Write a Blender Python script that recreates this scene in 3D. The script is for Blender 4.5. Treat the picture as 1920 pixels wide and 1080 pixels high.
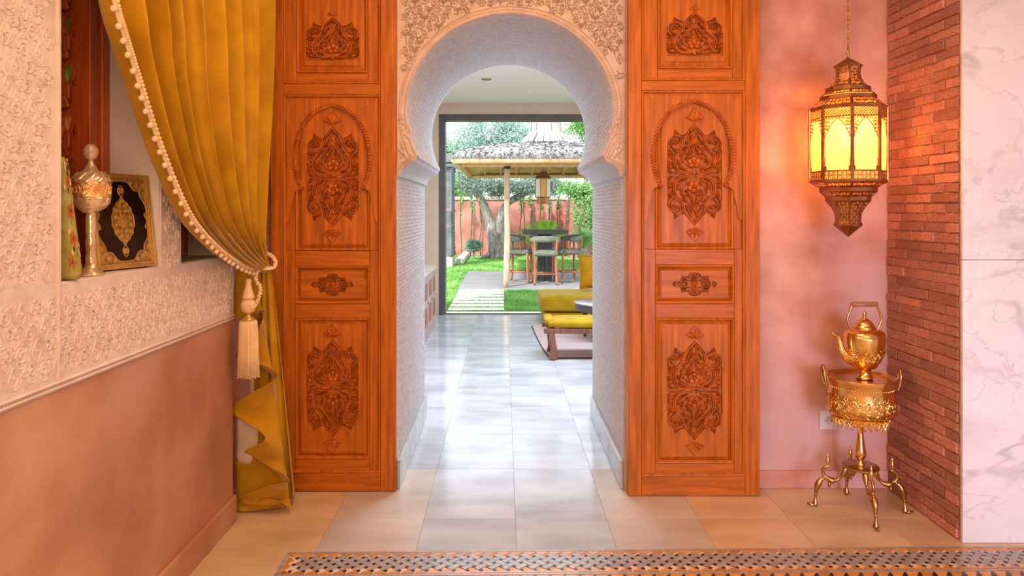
import bpy, bmesh, math, random
from mathutils import Vector, Matrix
from mathutils.geometry import tessellate_polygon

for o in list(bpy.data.objects):
    bpy.data.objects.remove(o, do_unlink=True)
scene = bpy.context.scene
COL = scene.collection
PI = math.pi
F, VX, VY, H = 1350.0, 945.0, 395.0, 1.35      # focal length in px, vanishing point, eye height

# ------------------------------------------------------------------ camera
cd = bpy.data.cameras.new('camera'); cam = bpy.data.objects.new('camera', cd); COL.objects.link(cam)
cam.location = (0, 0, H); cam.rotation_euler = (PI/2, 0, 0)
cd.sensor_width = 36; cd.lens = 36*F/1920
cd.shift_x = (960-VX)/1920; cd.shift_y = -(540-VY)/1920
cd.clip_start = .05; cd.clip_end = 200
scene.camera = cam
# ------------------------------------------------------------------ sky, sun, exposure
scene.view_settings.view_transform = 'Standard'
scene.view_settings.look = 'None'
scene.view_settings.gamma = 1
scene.view_settings.use_curve_mapping = False
scene.view_settings.exposure = 0.0
W = bpy.data.worlds.new('sky'); scene.world = W; W.use_nodes = True
W.node_tree.nodes['Background'].inputs[0].default_value = (.86, .94, 1, 1)
W.node_tree.nodes['Background'].inputs[1].default_value = 2.5
def light(name, kind, loc, rot, energy, col, **kw):
    d = bpy.data.lights.new(name, kind); d.energy = energy; d.color = col
    for k, v in kw.items(): setattr(d, k, v)
    o = bpy.data.objects.new(name, d); COL.objects.link(o); o.location = loc; o.rotation_euler = rot
    return o
def aim(o, target):
    o.rotation_euler = (Vector(target)-o.location).to_track_quat('-Z', 'Y').to_euler()
light('sun', 'SUN', (0, 14, 9), (math.radians(38), math.radians(-30), 0), 5.2, (1, .95, .86), angle=math.radians(3))
# assumed warm lamps added to the front room (below its ceiling, behind the camera)
l = light('room_light_warm', 'AREA', (.3, -1.3, 2.0), (0, 0, 0), 84, (1, .61, .35), shape='RECTANGLE', size=2.6, size_y=1.6); aim(l, (.1, 3.4, .9))
l = light('room_light_ceiling', 'AREA', (.1, 2.2, 2.92), (0, 0, 0), 32, (1, .62, .36), shape='RECTANGLE', size=1.6, size_y=.7)  # added overhead light, assumed; no fixture modelled
# added cool fill, assumed daylight, behind the camera on the right; no window modelled
l = light('window_daylight', 'AREA', (1.8, -2.4, .8), (0, 0, 0), 19, (.56, .62, 1), shape='RECTANGLE', size=1.4, size_y=1.4, spread=math.radians(56)); aim(l, (2.2, 2.9, .4))
# added cool fill hidden above the arch opening, standing in for daylight
l = light('far_room_light', 'AREA', (.25, 6.3, 2.62), (0, 0, 0), 102, (.70, .84, 1), shape='RECTANGLE', size=2.2, size_y=.5); aim(l, (.05, 0, .9))
l = light('far_room_light_2', 'AREA', (1.2, 6.3, 2.72), (0, 0, 0), 105, (.78, .89, 1), shape='RECTANGLE', size=2.4, size_y=1.0)  # second added fill, facing down, to brighten the far room

# ------------------------------------------------------------------ helpers
def at(px, py, Y):
    return Vector(((px-VX)*Y/F, Y, H-(py-VY)*Y/F))
WL = {}
def empty(name, loc):
    o = bpy.data.objects.new(name, None); COL.objects.link(o); o.location = loc; o.empty_display_size = .05
    WL[o.name] = Vector(loc); return o
def tag(o, label=None, cat=None, group=None, kind=None):
    if label: o['label'] = label
    if cat: o['category'] = cat
    if group: o['group'] = group
    if kind: o['kind'] = kind
    return o
def thing(name, loc, label, cat, group=None):
    return tag(empty(name, loc), label, cat, group)
def inst(o, parent=None, loc=None, rz=None, name=None):
    c = o.copy(); COL.objects.link(c)
    if parent: c.parent = parent; WL[c.name] = WL[parent.name]
    if loc is not None: c.location = loc
    if rz is not None: c.rotation_euler = (0, 0, rz)
    return c
def copy_tree(o, parent=None):
    c = o.copy(); COL.objects.link(c); c.parent = parent
    for ch in [x for x in list(bpy.data.objects) if x.parent == o]:
        copy_tree(ch, c)
    return c
def cr(pts, n=6, closed=False):
    """Catmull-Rom through points (any dimension)"""
    P = [tuple(p) for p in pts]; out = []; m = len(P)
    segs = m if closed else m-1
    for i in range(segs):
        if closed: p0, p1, p2, p3 = P[(i-1) % m], P[i], P[(i+1) % m], P[(i+2) % m]
        else: p0, p1, p2, p3 = P[max(i-1, 0)], P[i], P[i+1], P[min(i+2, m-1)]
        for k in range(n):
            t = k/n
            out.append(tuple(.5*(2*b+(c-a)*t+(2*a-5*b+4*c-d)*t*t+(3*b-a-3*c+d)*t**3) for a, b, c, d in zip(p0, p1, p2, p3)))
    if not closed: out.append(P[-1])
    return out
class MB:
    def __init__(s): s.v = []; s.f = []
    def add(s, vs, fs):
        o = len(s.v); s.v.extend(tuple(v) for v in vs); s.f.extend(tuple(i+o for i in f) for f in fs); return s
    def box(s, x0, y0, z0, x1, y1, z1):
        return s.add([(x0, y0, z0), (x1, y0, z0), (x1, y1, z0), (x0, y1, z0), (x0, y0, z1), (x1, y0, z1), (x1, y1, z1), (x0, y1, z1)],
                     [(0, 3, 2, 1), (4, 5, 6, 7), (0, 1, 5, 4), (1, 2, 6, 5), (2, 3, 7, 6), (3, 0, 4, 7)])
    def prism(s, poly, m, h0, h1, holes=(), back=True):
        """polygon (with holes) extruded from h0 to h1 through mapping m(u,v,h)"""
        loops = [list(poly)]+[list(h) for h in holes]
        tri = tessellate_polygon([[Vector((p[0], p[1], 0)) for p in l] for l in loops])
        flat = [p for l in loops for p in l]; n = len(flat)
        vs = [m(u, v, h1) for u, v in flat]+[m(u, v, h0) for u, v in flat]
        fs = [tuple(t) for t in tri]
        if back: fs += [tuple(n+i for i in reversed(t)) for t in tri]
        o = 0
        for l in loops:
            k = len(l)
            for i in range(k):
                a, b = o+i, o+(i+1) % k
                fs.append((a, b, n+b, n+a))
            o += k
        return s.add(vs, fs)
    def tube(s, pts, r, n=8, cap=True, flat=1.0):
        P = [Vector(p) for p in pts]; m = len(P); rr = r if isinstance(r, (list, tuple)) else [r]*m
        vs = []; up = None
        for i in range(m):
            t = (P[min(i+1, m-1)]-P[max(i-1, 0)])
            if t.length < 1e-9: t = Vector((0, 0, 1))
            t.normalize()
            if up is None:
                up = Vector((0, 0, 1)) if abs(t.z) < .9 else Vector((1, 0, 0))
            a = t.cross(up)
            if a.length < 1e-6: a = t.cross(Vector((0, 1, 0)))
            a.normalize(); b = a.cross(t).normalized(); up = b
            for k in range(n):
                q = 2*PI*k/n
                vs.append(P[i]+a*math.cos(q)*rr[i]*flat+b*math.sin(q)*rr[i])
        fs = [(i*n+k, i*n+(k+1) % n, (i+1)*n+(k+1) % n, (i+1)*n+k) for i in range(m-1) for k in range(n)]
        if cap: fs += [tuple(reversed(range(n))), tuple((m-1)*n+k for k in range(n))]
        return s.add(vs, fs)
    def lathe(s, prof, n=24, c=(0, 0, 0), rot=0, capb=True, capt=True, sx=1, sy=1):
        vs = [(c[0]+sx*r*math.cos(rot+2*PI*k/n), c[1]+sy*r*math.sin(rot+2*PI*k/n), c[2]+z) for r, z in prof for k in range(n)]
        m = len(prof)
        fs = [(i*n+k, i*n+(k+1) % n, (i+1)*n+(k+1) % n, (i+1)*n+k) for i in range(m-1) for k in range(n)]
        if capb: fs.append(tuple(reversed(range(n))))
        if capt: fs.append(tuple((m-1)*n+k for k in range(n)))
        return s.add(vs, fs)
    def sphere(s, c, r, n=10, m=6, sz=1):
        return s.lathe([(r*math.sin(PI*i/m)+1e-5, -r*sz*math.cos(PI*i/m)) for i in range(m+1)], n, c)
    def ribbon(s, pts, w, h, m, h0=0, prof=((-1, 0), (-.70, 1), (-.28, .95), (0, .45), (.28, .95), (.70, 1), (1, 0))):
        k = len(prof); n = len(pts); vs = []
        for i, p in enumerate(pts):
            a = pts[max(i-1, 0)]; b = pts[min(i+1, n-1)]
            dx, dy = b[0]-a[0], b[1]-a[1]; L = math.hypot(dx, dy) or 1
            nx, ny = -dy/L, dx/L
            ww = w(i/(n-1)) if callable(w) else w
            for q, hh in prof: vs.append(m(p[0]+nx*q*ww/2, p[1]+ny*q*ww/2, h0+hh*h))
        fs = [(i*k+j, i*k+j+1, (i+1)*k+j+1, (i+1)*k+j) for i in range(n-1) for j in range(k-1)]
        return s.add(vs, fs)
    def leaf(s, u, v, ang, L, wd, h, m, h0=0, bend=0):
        n = 6; top = []; bot = []; mid = []
        for i in range(n+1):
            t = i/n; ww = wd/2*math.sin(PI*min(1, t**.75))*(1.15-.3*t)
            a = ang+bend*t; x = u+math.cos(a)*L*t; y = v+math.sin(a)*L*t
            px, py = -math.sin(a)*ww, math.cos(a)*ww
            top.append(m(x+px, y+py, h0)); bot.append(m(x-px, y-py, h0)); mid.append(m(x, y, h0+h*(1-.25*t)))
        vs = top+mid+bot; k = n+1
        fs = [(i, i+1, k+i+1, k+i) for i in range(n)]+[(k+i, k+i+1, 2*k+i+1, 2*k+i) for i in range(n)]
        return s.add(vs, fs)
    def flower(s, u, v, R, n, h, m, h0=0, ph=0, sq=1):
        for i in range(n):
            a = ph+2*PI*i/n
            s.leaf(u+math.cos(a)*R*.12, v+math.sin(a)*R*.12*sq, a, R*.95, R*.85, h, m, h0)
        s.dome(u, v, R*.3, h*1.3, m, h0); return s
    def dome(s, u, v, R, h, m, h0=0, n=8):
        vs = [m(u+R*math.cos(2*PI*k/n), v+R*math.sin(2*PI*k/n), h0) for k in range(n)]
        vs += [m(u+.7*R*math.cos(2*PI*k/n), v+.7*R*math.sin(2*PI*k/n), h0+h*.8) for k in range(n)]+[m(u, v, h0+h)]
        fs = [(k, (k+1) % n, n+(k+1) % n, n+k) for k in range(n)]+[(n+k, n+(k+1) % n, 2*n) for k in range(n)]
        return s.add(vs, fs)
    def ring(s, x0, z0, x1, z1, prof, m):
        """mitred rectangular moulding; prof = [(inward offset, height)]"""
        vs = []
        for d, h in prof:
            vs += [m(x0+d, z0+d, h), m(x1-d, z0+d, h), m(x1-d, z1-d, h), m(x0+d, z1-d, h)]
        fs = [(i*4+k, i*4+(k+1) % 4, (i+1)*4+(k+1) % 4, (i+1)*4+k) for i in range(len(prof)-1) for k in range(4)]
        return s.add(vs, fs)
    def build(s, name, mat, parent=None, smooth=False, bevel=0, origin=None, auto=None):
        vs = s.v
        if parent is not None: org = WL[parent.name]
        elif origin is not None: org = Vector(origin)
        else:
            xs = [v[0] for v in vs]; ys = [v[1] for v in vs]; zs = [v[2] for v in vs]
            org = Vector(((min(xs)+max(xs))/2, (min(ys)+max(ys))/2, min(zs)))
        me = bpy.data.meshes.new(name)
        me.from_pydata([(v[0]-org[0], v[1]-org[1], v[2]-org[2]) for v in vs], [], s.f)
        bm = bmesh.new(); bm.from_mesh(me); bmesh.ops.recalc_face_normals(bm, faces=bm.faces); bm.to_mesh(me); bm.free()
        me.materials.append(mat)
        if smooth: me.polygons.foreach_set('use_smooth', [True]*len(me.polygons))
        o = bpy.data.objects.new(name, me); COL.objects.link(o)
        if parent is not None: o.parent = parent
        else: o.location = org
        WL[o.name] = Vector(org)
        if auto and smooth:
            me.set_sharp_from_angle(angle=math.radians(auto))
        if bevel:
            b = o.modifiers.new('bevel', 'BEVEL'); b.width = bevel; b.segments = 2; b.limit_method = 'ANGLE'
        return o
def struct(o, label=None): return tag(o, label, None, None, 'structure')
def xz(Y, x=0, z=0, s=1, sx=1): return lambda u, v, h: (x+u*s*sx, Y-h, z+v*s)      # wall facing the camera
def yz(X, y=0, z=0, s=1): return lambda u, v, h: (X+h, y+u*s, z+v*s)               # wall facing +X
def xy(z=0): return lambda u, v, h: (u, v, z+h)
def spiral(u, v, R, turns, a0, d=1, n=16, r1=.18):
    return [(u+R*(1-(1-r1)*i/n)*math.cos(a0+d*2*PI*turns*i/n), v+R*(1-(1-r1)*i/n)*math.sin(a0+d*2*PI*turns*i/n)) for i in range(n+1)]
RIDGE = ((-1, 0), (-.5, .8), (0, 1), (.5, .8), (1, 0))
# ------------------------------------------------------------------ materials
MC = {}
def mat(name, col, rough=.5, metal=0, col2=None, vscale=4, stretch=(1, 1, 1), bump=0, bscale=40, detail=5, lo=.35, hi=.65,
        spec=.5, emis=None, estr=0, rand=0, alpha=1, trans=0, sheen=0, coat=0, voro=0, col3=None, c3scale=1.3, c3lo=.5, c3hi=.7, subs=0):
    if name in MC: return MC[name]
    m = bpy.data.materials.new(name); m.use_nodes = True; N = m.node_tree.nodes; L = m.node_tree.links; b = N['Principled BSDF']
    c4 = lambda c: (c[0], c[1], c[2], 1)
    b.inputs['Base Color'].default_value = c4(col); b.inputs['Roughness'].default_value = rough; b.inputs['Metallic'].default_value = metal
    b.inputs['Specular IOR Level'].default_value = spec
    if emis: b.inputs['Emission Color'].default_value = c4(emis); b.inputs['Emission Strength'].default_value = estr
    if trans: b.inputs['Transmission Weight'].default_value = trans
    if alpha < 1: b.inputs['Alpha'].default_value = alpha
    if sheen: b.inputs['Sheen Weight'].default_value = sheen; b.inputs['Sheen Roughness'].default_value = .4
    if coat: b.inputs['Coat Weight'].default_value = coat; b.inputs['Coat Roughness'].default_value = .15
    tc = N.new('ShaderNodeTexCoord'); mp = N.new('ShaderNodeMapping'); mp.inputs['Scale'].default_value = stretch
    L.new(tc.outputs['Object'], mp.inputs['Vector'])
    vec = mp.outputs['Vector']
    if rand:
        oi = N.new('ShaderNodeObjectInfo'); ad = N.new('ShaderNodeVectorMath'); ad.operation = 'ADD'
        mu = N.new('ShaderNodeMath'); mu.operation = 'MULTIPLY'; mu.inputs[1].default_value = 37
        L.new(oi.outputs['Random'], mu.inputs[0]); L.new(vec, ad.inputs[0]); L.new(mu.outputs[0], ad.inputs[1]); vec = ad.outputs[0]
    cur = None
    if col2:
        nz = N.new('ShaderNodeTexNoise'); nz.inputs['Scale'].default_value = vscale; nz.inputs['Detail'].default_value = detail
        L.new(vec, nz.inputs['Vector'])
        rp = N.new('ShaderNodeValToRGB'); rp.color_ramp.elements[0].position = lo; rp.color_ramp.elements[1].position = hi
        rp.color_ramp.elements[0].color = c4(col); rp.color_ramp.elements[1].color = c4(col2)
        L.new(nz.outputs['Fac'], rp.inputs[0]); cur = rp.outputs[0]
    if col3:
        n3 = N.new('ShaderNodeTexNoise'); n3.inputs['Scale'].default_value = c3scale; n3.inputs['Detail'].default_value = 3
        L.new(vec, n3.inputs['Vector'])
        r3 = N.new('ShaderNodeMapRange'); r3.inputs[1].default_value = c3lo; r3.inputs[2].default_value = c3hi
        L.new(n3.outputs['Fac'], r3.inputs[0])
        mx = N.new('ShaderNodeMix'); mx.data_type = 'RGBA'; mx.inputs[7].default_value = c4(col3)
        L.new(r3.outputs[0], mx.inputs[0])
        if cur: L.new(cur, mx.inputs[6])
        else: mx.inputs[6].default_value = c4(col)
        cur = mx.outputs[2]
    if rand:
        hs = N.new('ShaderNodeHueSaturation'); mr = N.new('ShaderNodeMapRange')
        mr.inputs[3].default_value = 1-rand; mr.inputs[4].default_value = 1+rand
        L.new(oi.outputs['Random'], mr.inputs[0]); L.new(mr.outputs[0], hs.inputs['Value'])
        if cur: L.new(cur, hs.inputs['Color'])
        else: hs.inputs['Color'].default_value = c4(col)
        cur = hs.outputs[0]
    if cur: L.new(cur, b.inputs['Base Color'])
    if bump:
        if voro:
            nb = N.new('ShaderNodeTexVoronoi'); nb.inputs['Scale'].default_value = bscale; out = nb.outputs['Distance']
        else:
            nb = N.new('ShaderNodeTexNoise'); nb.inputs['Scale'].default_value = bscale; nb.inputs['Detail'].default_value = 4; out = nb.outputs['Fac']
        L.new(vec, nb.inputs['Vector'])
        bp = N.new('ShaderNodeBump'); bp.inputs['Strength'].default_value = bump; bp.inputs['Distance'].default_value = .01
        L.new(out, bp.inputs['Height']); L.new(bp.outputs[0], b.inputs['Normal'])
    MC[name] = m; return m
WOODC = ((.26, .060, .004), (.66, .185, .012))
m_wood_v = mat('wood_v', WOODC[0], .45, col2=WOODC[1], vscale=6, stretch=(9, 9, .7), bump=.08, bscale=20, lo=.2, hi=.8, detail=8, coat=.08, spec=.25)
m_wood_h = mat('wood_h', WOODC[0], .45, col2=WOODC[1], vscale=6, stretch=(.7, 9, 9), bump=.08, bscale=20, lo=.2, hi=.8, detail=8, coat=.08, spec=.25)
m_carve = mat('wood_carved', (.32, .068, .007), .42, col2=(.56, .14, .013), vscale=30, bump=.15, bscale=150, coat=.05, spec=.3)
m_stucco = mat('carved_stucco', (.70, .575, .52), .85, col2=(.78, .665, .62), vscale=14, bump=.35, bscale=60, spec=.2)
m_stucco2 = mat('arch_stucco', (.56, .55, .57), .8, col2=(.66, .65, .67), vscale=30, bump=.3, bscale=120, spec=.25)
m_plain = mat('white_plaster', (.75, .68, .62), .8, col2=(.80, .73, .68), vscale=3, bump=.08, bscale=30, spec=.2)
m_pink = mat('tadelakt_pink', (.47, .18, .115), .5, col2=(.77, .44, .35), vscale=3.2, bump=.12, bscale=14, lo=.32, hi=.70, detail=9, spec=.3, col3=(.62, .40, .38), c3scale=1.1, c3lo=.5, c3hi=.75)
m_tan = mat('tadelakt_tan', (.40, .17, .085), .5, col2=(.64, .35, .215), vscale=2.8, bump=.12, bscale=14, lo=.28, hi=.74, detail=10, spec=.3, col3=(.53, .33, .26), c3scale=1.4, c3lo=.52, c3hi=.75)
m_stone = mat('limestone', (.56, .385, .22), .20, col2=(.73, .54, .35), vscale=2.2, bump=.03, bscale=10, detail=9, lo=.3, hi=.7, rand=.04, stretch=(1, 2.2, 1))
m_stone_daylit = mat('polished_stone', (.38, .41, .46), .13, col2=(.61, .65, .71), vscale=2.4, bump=.03, bscale=10, detail=9, lo=.3, hi=.7, rand=.04, stretch=(1, 2.2, 1))  # floor stone with the cool daylight of the passage put into its colour
m_stone_half_daylit = mat('pale_stone', (.47, .42, .37), .2, col2=(.62, .57, .51), vscale=2.2, bump=.03, bscale=10, detail=9, lo=.3, hi=.7, rand=.04, stretch=(1, 2.2, 1))  # same stone, half daylit: soft edge of the light pool as colour
m_facing = mat('arch_facing_stucco', (.60, .45, .37), .85, col2=(.70, .55, .47), vscale=14, bump=.35, bscale=60, spec=.2)
m_grout = mat('grout', (.62, .58, .53), .8)
m_brass = mat('brass', (.78, .48, .13), .2, 1, col2=(.90, .62, .24), vscale=9, bump=.06, bscale=40)
m_bronze = mat('dark_brass', (.42, .24, .08), .3, 1, col2=(.62, .40, .16), vscale=12, bump=.1, bscale=60)
m_copper = mat('antique_copper', (.30, .12, .05), .36, 1, col2=(.48, .24, .11), vscale=16, bump=.08, bscale=80)
m_velvet = mat('mustard_velvet', (.44, .22, .006), .85, col2=(.56, .30, .010), vscale=7, bump=.05, bscale=90, sheen=.35, spec=.2)
m_cream = mat('cream_cord', (.80, .56, .32), .75, col2=(.86, .66, .42), vscale=40, bump=.2, bscale=200, spec=.2)
m_lining = mat('cream_lining', (.78, .62, .50), .8, spec=.2)
m_black = mat('black_lacquer', (.012, .007, .005), .2)
m_gold = mat('gold_print', (.62, .38, .10), .35, .7, col2=(.75, .5, .16), vscale=60)
# ================================================================== THE SETTING
YW, YR, XC = 3.50, 4.72, .03            # front and rear face of the arch wall, arch centre
# ---- floor: slab and separate tiles
fl = struct(MB().box(-1.55, -2.7, -.12, 3.5, 9.42, -.03).build('floor', m_grout), 'polished stone tile floor')
rng = random.Random(3)
tile_me = {}
def tile(x0, x1, y0, y1, m):
    k = (round(x1-x0, 3), round(y1-y0, 3), m.name)
    g = .0004; cx, cy = (x0+x1)/2, (y0+y1)/2
    if k not in tile_me:
        w, d = (x1-x0)/2-g, (y1-y0)/2-g
        mb = MB(); e = .0008
        vs = [(-w, -d, -.03), (w, -d, -.03), (w, d, -.03), (-w, d, -.03), (-w, -d, -e), (w, -d, -e), (w, d, -e), (-w, d, -e),
              (-w+e, -d+e, 0), (w-e, -d+e, 0), (w-e, d-e, 0), (-w+e, d-e, 0)]
        fs = [(a, (a+1) % 4, 4+(a+1) % 4, 4+a) for a in range(4)]+[(4+a, 4+(a+1) % 4, 8+(a+1) % 4, 8+a) for a in range(4)]+[(8, 9, 10, 11)]
        off = WL[fl.name]
        mb.add([(v[0]+off[0], v[1]+off[1], v[2]+off[2]) for v in vs], fs)
        o = mb.build('tile', m, fl); tile_me[k] = o
    else:
        o = inst(tile_me[k], fl)
    o.location = (cx-WL[fl.name][0], cy-WL[fl.name][1], -WL[fl.name][2])
    return o
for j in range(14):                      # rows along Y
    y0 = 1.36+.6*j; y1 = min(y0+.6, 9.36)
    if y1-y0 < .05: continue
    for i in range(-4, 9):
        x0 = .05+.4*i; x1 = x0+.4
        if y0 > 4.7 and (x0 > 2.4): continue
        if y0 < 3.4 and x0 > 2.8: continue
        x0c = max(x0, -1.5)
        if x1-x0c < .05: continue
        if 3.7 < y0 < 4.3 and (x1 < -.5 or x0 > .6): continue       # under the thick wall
        tile(x0c, x1, y0, y1, m_stone_daylit if (y0 > 3.7 or -.4 < x0 < .4) else m_stone_half_daylit if -.8 < x0 < .8 else m_stone)  # tile colour paints the daylight fanning out from the arch
# ---- thick wall with the horseshoe arch
def arch_profile(scale=1.0, n=40):
    """right half from the floor up to the crown, local x, z"""
    pts = [(.55, 0), (.55, 1.515), (.535, 1.518), (.526, 1.545), (.510, 1.566), (.487, 1.578), (.466, 1.588), (.458, 1.603)]
    a, b, cz = .502, .475, 1.83
    t0 = -math.asin((cz-1.62)/b)
    for i in range(n+1):
        t = t0+(PI/2-t0)*i/n
        pts.append((a*math.cos(t), cz+b*math.sin(t)))
    return pts
AP = arch_profile()
full = [(-x, z) for x, z in AP]+[(x, z) for x, z in reversed(AP[:-1])]      # left floor -> crown -> right floor
poly = [(-.60, 0)]+full+[(.62, 0), (.62, 3.0), (-.60, 3.0)]
aw = struct(MB().prism(poly, xz(YW, XC), 0, -(YR-YW)).build('wall_arch', m_stucco2), 'white carved stucco wall with horseshoe arch passage')
struct(MB().box(-1.55, YW+.005, 0, XC-.60, YR, 3.0).box(XC+.62, YW+.005, 0, 1.93, YR, 3.0).build('wall_back', m_pink), 'pink polished plaster back wall')
# front face skin of carved stucco, 6 mm proud, with its relief
sk = MB().prism([(-.59, .02)]+[(x, max(z, .02)) for x, z in full]+[(.60, .02), (.60, 2.99), (-.59, 2.99)], xz(YW, XC), -.001, .006).build('arch_facing', m_facing, aw)
rel = MB(); mf = xz(YW-.006, XC)
def arch_half(z):
    best = .55
    if z < 1.515: return .55
    if z > 2.305: return 0
    for (x0, z0), (x1, z1) in zip(AP[1:-1], AP[2:]):
        if (z0-z)*(z1-z) <= 0 and abs(z1-z0) > 1e-6:
            best = x0+(x1-x0)*(z-z0)/(z1-z0)
    return best
# mouldings following the arch
path = [(x, z) for x, z in full if z > 1.60]
def offset(path, d):
    out = []
    for i, p in enumerate(path):
        a = path[max(i-1, 0)]; b = path[min(i+1, len(path)-1)]; L = math.hypot(b[0]-a[0], b[1]-a[1]) or 1
        out.append((p[0]-(b[1]-a[1])/L*d, p[1]+(b[0]-a[0])/L*d))
    return out
for d, w, h in ((.006, .010, .006), (.036, .007, .006)):
    rel.ribbon(offset(path, d), w, h, mf, prof=RIDGE)
pb = offset(path, .021)
for i in range(0, len(pb)-1):                 # twisted bead band
    (x0, z0), (x1, z1) = pb[i], pb[i+1]; a = math.atan2(z1-z0, x1-x0); L = math.hypot(x1-x0, z1-z0); k = max(1, int(L/.012))
    for q in range(k):
        t = (q+.5)/k; rel.leaf(x0+(x1-x0)*t-.006, z0+(z1-z0)*t-.006, a+.7, .017, .008, .005, mf)
for s in (-1, 1):                             # carved brackets under the arch ends
    br = [(s*x, z) for x, z in AP[2:8]]
    for d in (.006, .016, .026):
        rel.ribbon([(x+s*d*.9, z+d*.55) for x, z in br], .006, .006, mf, prof=RIDGE)
    for k in range(9):
        t = k/8; rel.leaf(s*(.50+.02*math.sin(k)), 1.60+.19*t, PI/2-s*(.5+.3*math.sin(k*2)), .045, .018, .008, mf)
        rel.leaf(s*.535, 1.60+.19*t, PI/2+s*.6, .035, .012, .007, mf)
    # vertical border by the doors
    rel.ribbon([(s*.548+(0 if s < 0 else .008), 1.53+1.45*i/30) for i in range(31)], .006, .006, mf, prof=RIDGE)
    for k in range(72):
        rel.leaf(s*.560+(0 if s < 0 else .008), 1.53+k*.02, PI/2, .018, .009, .005, mf)
def stucco_fill(mb, m, u0, u1, v0, v1, inside, cell, h, seed=1, dens=1):
    r = random.Random(seed); nu = int((u1-u0)/cell)+1; nv = int((v1-v0)/(cell*.86))+1; c = cell
    for j in range(nv):
        for i in range(nu+1):
            u = u0+(i+(.5 if j % 2 else 0))*c; v = v0+(j+.5)*c*.86
            if not all(inside(u+dx*c*.22, v+dy*c*.22) for dx, dy in ((1, 0), (-1, 0), (0, 1), (0, -1))): continue
            ty = (i+2*j) % 3; d = 1 if i % 2 else -1
            if ty == 0:
                og = cr([(0, -.46), (.20, -.22), (.27, .02), (.16, .26), (0, .50)], 4); og = og+[(-a_, b_) for a_, b_ in reversed(og[:-1])]
                mb.ribbon([(u+c*a_, v+c*b_) for a_, b_ in og], c*.09, h, m, prof=RIDGE)
                mb.flower(u, v+c*.02, c*.17, 5, h*.9, m, 0, PI/2); mb.leaf(u, v-c*.36, PI/2, c*.24, c*.12, h*.8, m)
            elif ty == 1:
                for s_ in (-1, 1):
                    mb.ribbon(spiral(u+s_*c*.2, v+c*.1, c*.23, 1.35, PI/2, s_*d, 14), lambda t: c*.1*(1-.5*t), h, m, prof=RIDGE)
                    mb.leaf(u, v-c*.42, PI/2-s_*.55, c*.42, c*.14, h, m, 0, s_*.5)
                mb.leaf(u, v-c*.05, PI/2, c*.42, c*.16, h, m)
            else:
                mb.ribbon(spiral(u, v, c*.36, 1.5, r.random()*6, d, 18), lambda t: c*.11*(1-.4*t), h, m, prof=RIDGE)
                for q in range(5):
                    a = q*1.257+r.random()*.4; mb.leaf(u+math.cos(a)*c*.3, v+math.sin(a)*c*.3, a+d*.9, c*.25, c*.11, h*.9, m)
            for q in range(7):          # stems and leaves in the gaps
                a = r.random()*6.28; rr = c*(.45+.08*r.random())
                if inside(u+math.cos(a)*rr, v+math.sin(a)*rr):
                    mb.leaf(u+math.cos(a)*rr, v+math.sin(a)*rr, a+1.2*d, c*.26, c*.1, h*.8, m, 0, .8*d)
def in_sp(u, v):
    if not (-.54 < u < .55 and v < 2.97): return False
    if v > 2.37: return True
    hx = .56 if v < 1.86 else None
    e = (u/.545)**2+((v-1.83)/.518)**2
    return e > 1.0 and v > 1.75
stucco_fill(rel, mf, -.53, .53, 1.75, 2.97, in_sp, .046, .009, 5)
tag(rel.build('carved_relief', m_facing, aw), None, None, None, 'stuff')
# scale relief of the soffit and jambs
sc = MB(); per = []
seg = [(-x, z) for x, z in AP if z > 1.60]; arcp = seg+[(x, z) for x, z in reversed([(x, z) for x, z in AP if z > 1.60][:-1])]
def pads(polyline, t_step, y_step):
    L = 0; last = polyline[0]; acc = 0; row = 0; pos = []
    for p in polyline[1:]:
        d = math.hypot(p[0]-last[0], p[1]-last[1])
        while acc+d >= t_step:
            q = (t_step-acc)/d; last = (last[0]+(p[0]-last[0])*q, last[1]+(p[1]-last[1])*q)
            dx, dz = p[0]-last[0], p[1]-last[1]; LL = math.hypot(dx, dz) or 1
            pos.append((last, (dx/LL, dz/LL))); d = math.hypot(dx, dz); acc = 0
            if d < 1e-9: break
        acc += d; last = p
    r = random.Random(9)
    for row, (p, t) in enumerate(pos):
        nx, nz = t[1], -t[0]
        k = int((YR-YW-.03)/y_step)
        for i in range(k):
            y = YW+.02+(i+(.5 if row % 2 else 0)+.3)*y_step
            if y > YR-.02: continue
            hh = .004+.003*r.random(); a = t_step*.92; b = y_step*.46
            P = lambda s, yy, h: (XC+p[0]+t[0]*s+nx*h, yy, p[1]+t[1]*s+nz*h)
            vs = [P(-a, y, 0), P(-a*.2, y-b, 0), P(a*.75, y-b*.7, 0), P(a*.95, y, 0), P(a*.75, y+b*.7, 0), P(-a*.2, y+b, 0), P(a*.35, y, hh)]
            sc.add(vs, [(k_, (k_+1) % 6, 6) for k_ in range(6)])
pads([(x, z) for x, z in full if z > 1.60], .020, .026)
pads([(-.55, .16), (-.55, 1.51)], .020, .026)
pads([(.55, 1.51), (.55, .16)], .020, .026)
tag(sc.build('scale_relief', m_stucco2, aw), None, None, None, 'stuff')
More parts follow.
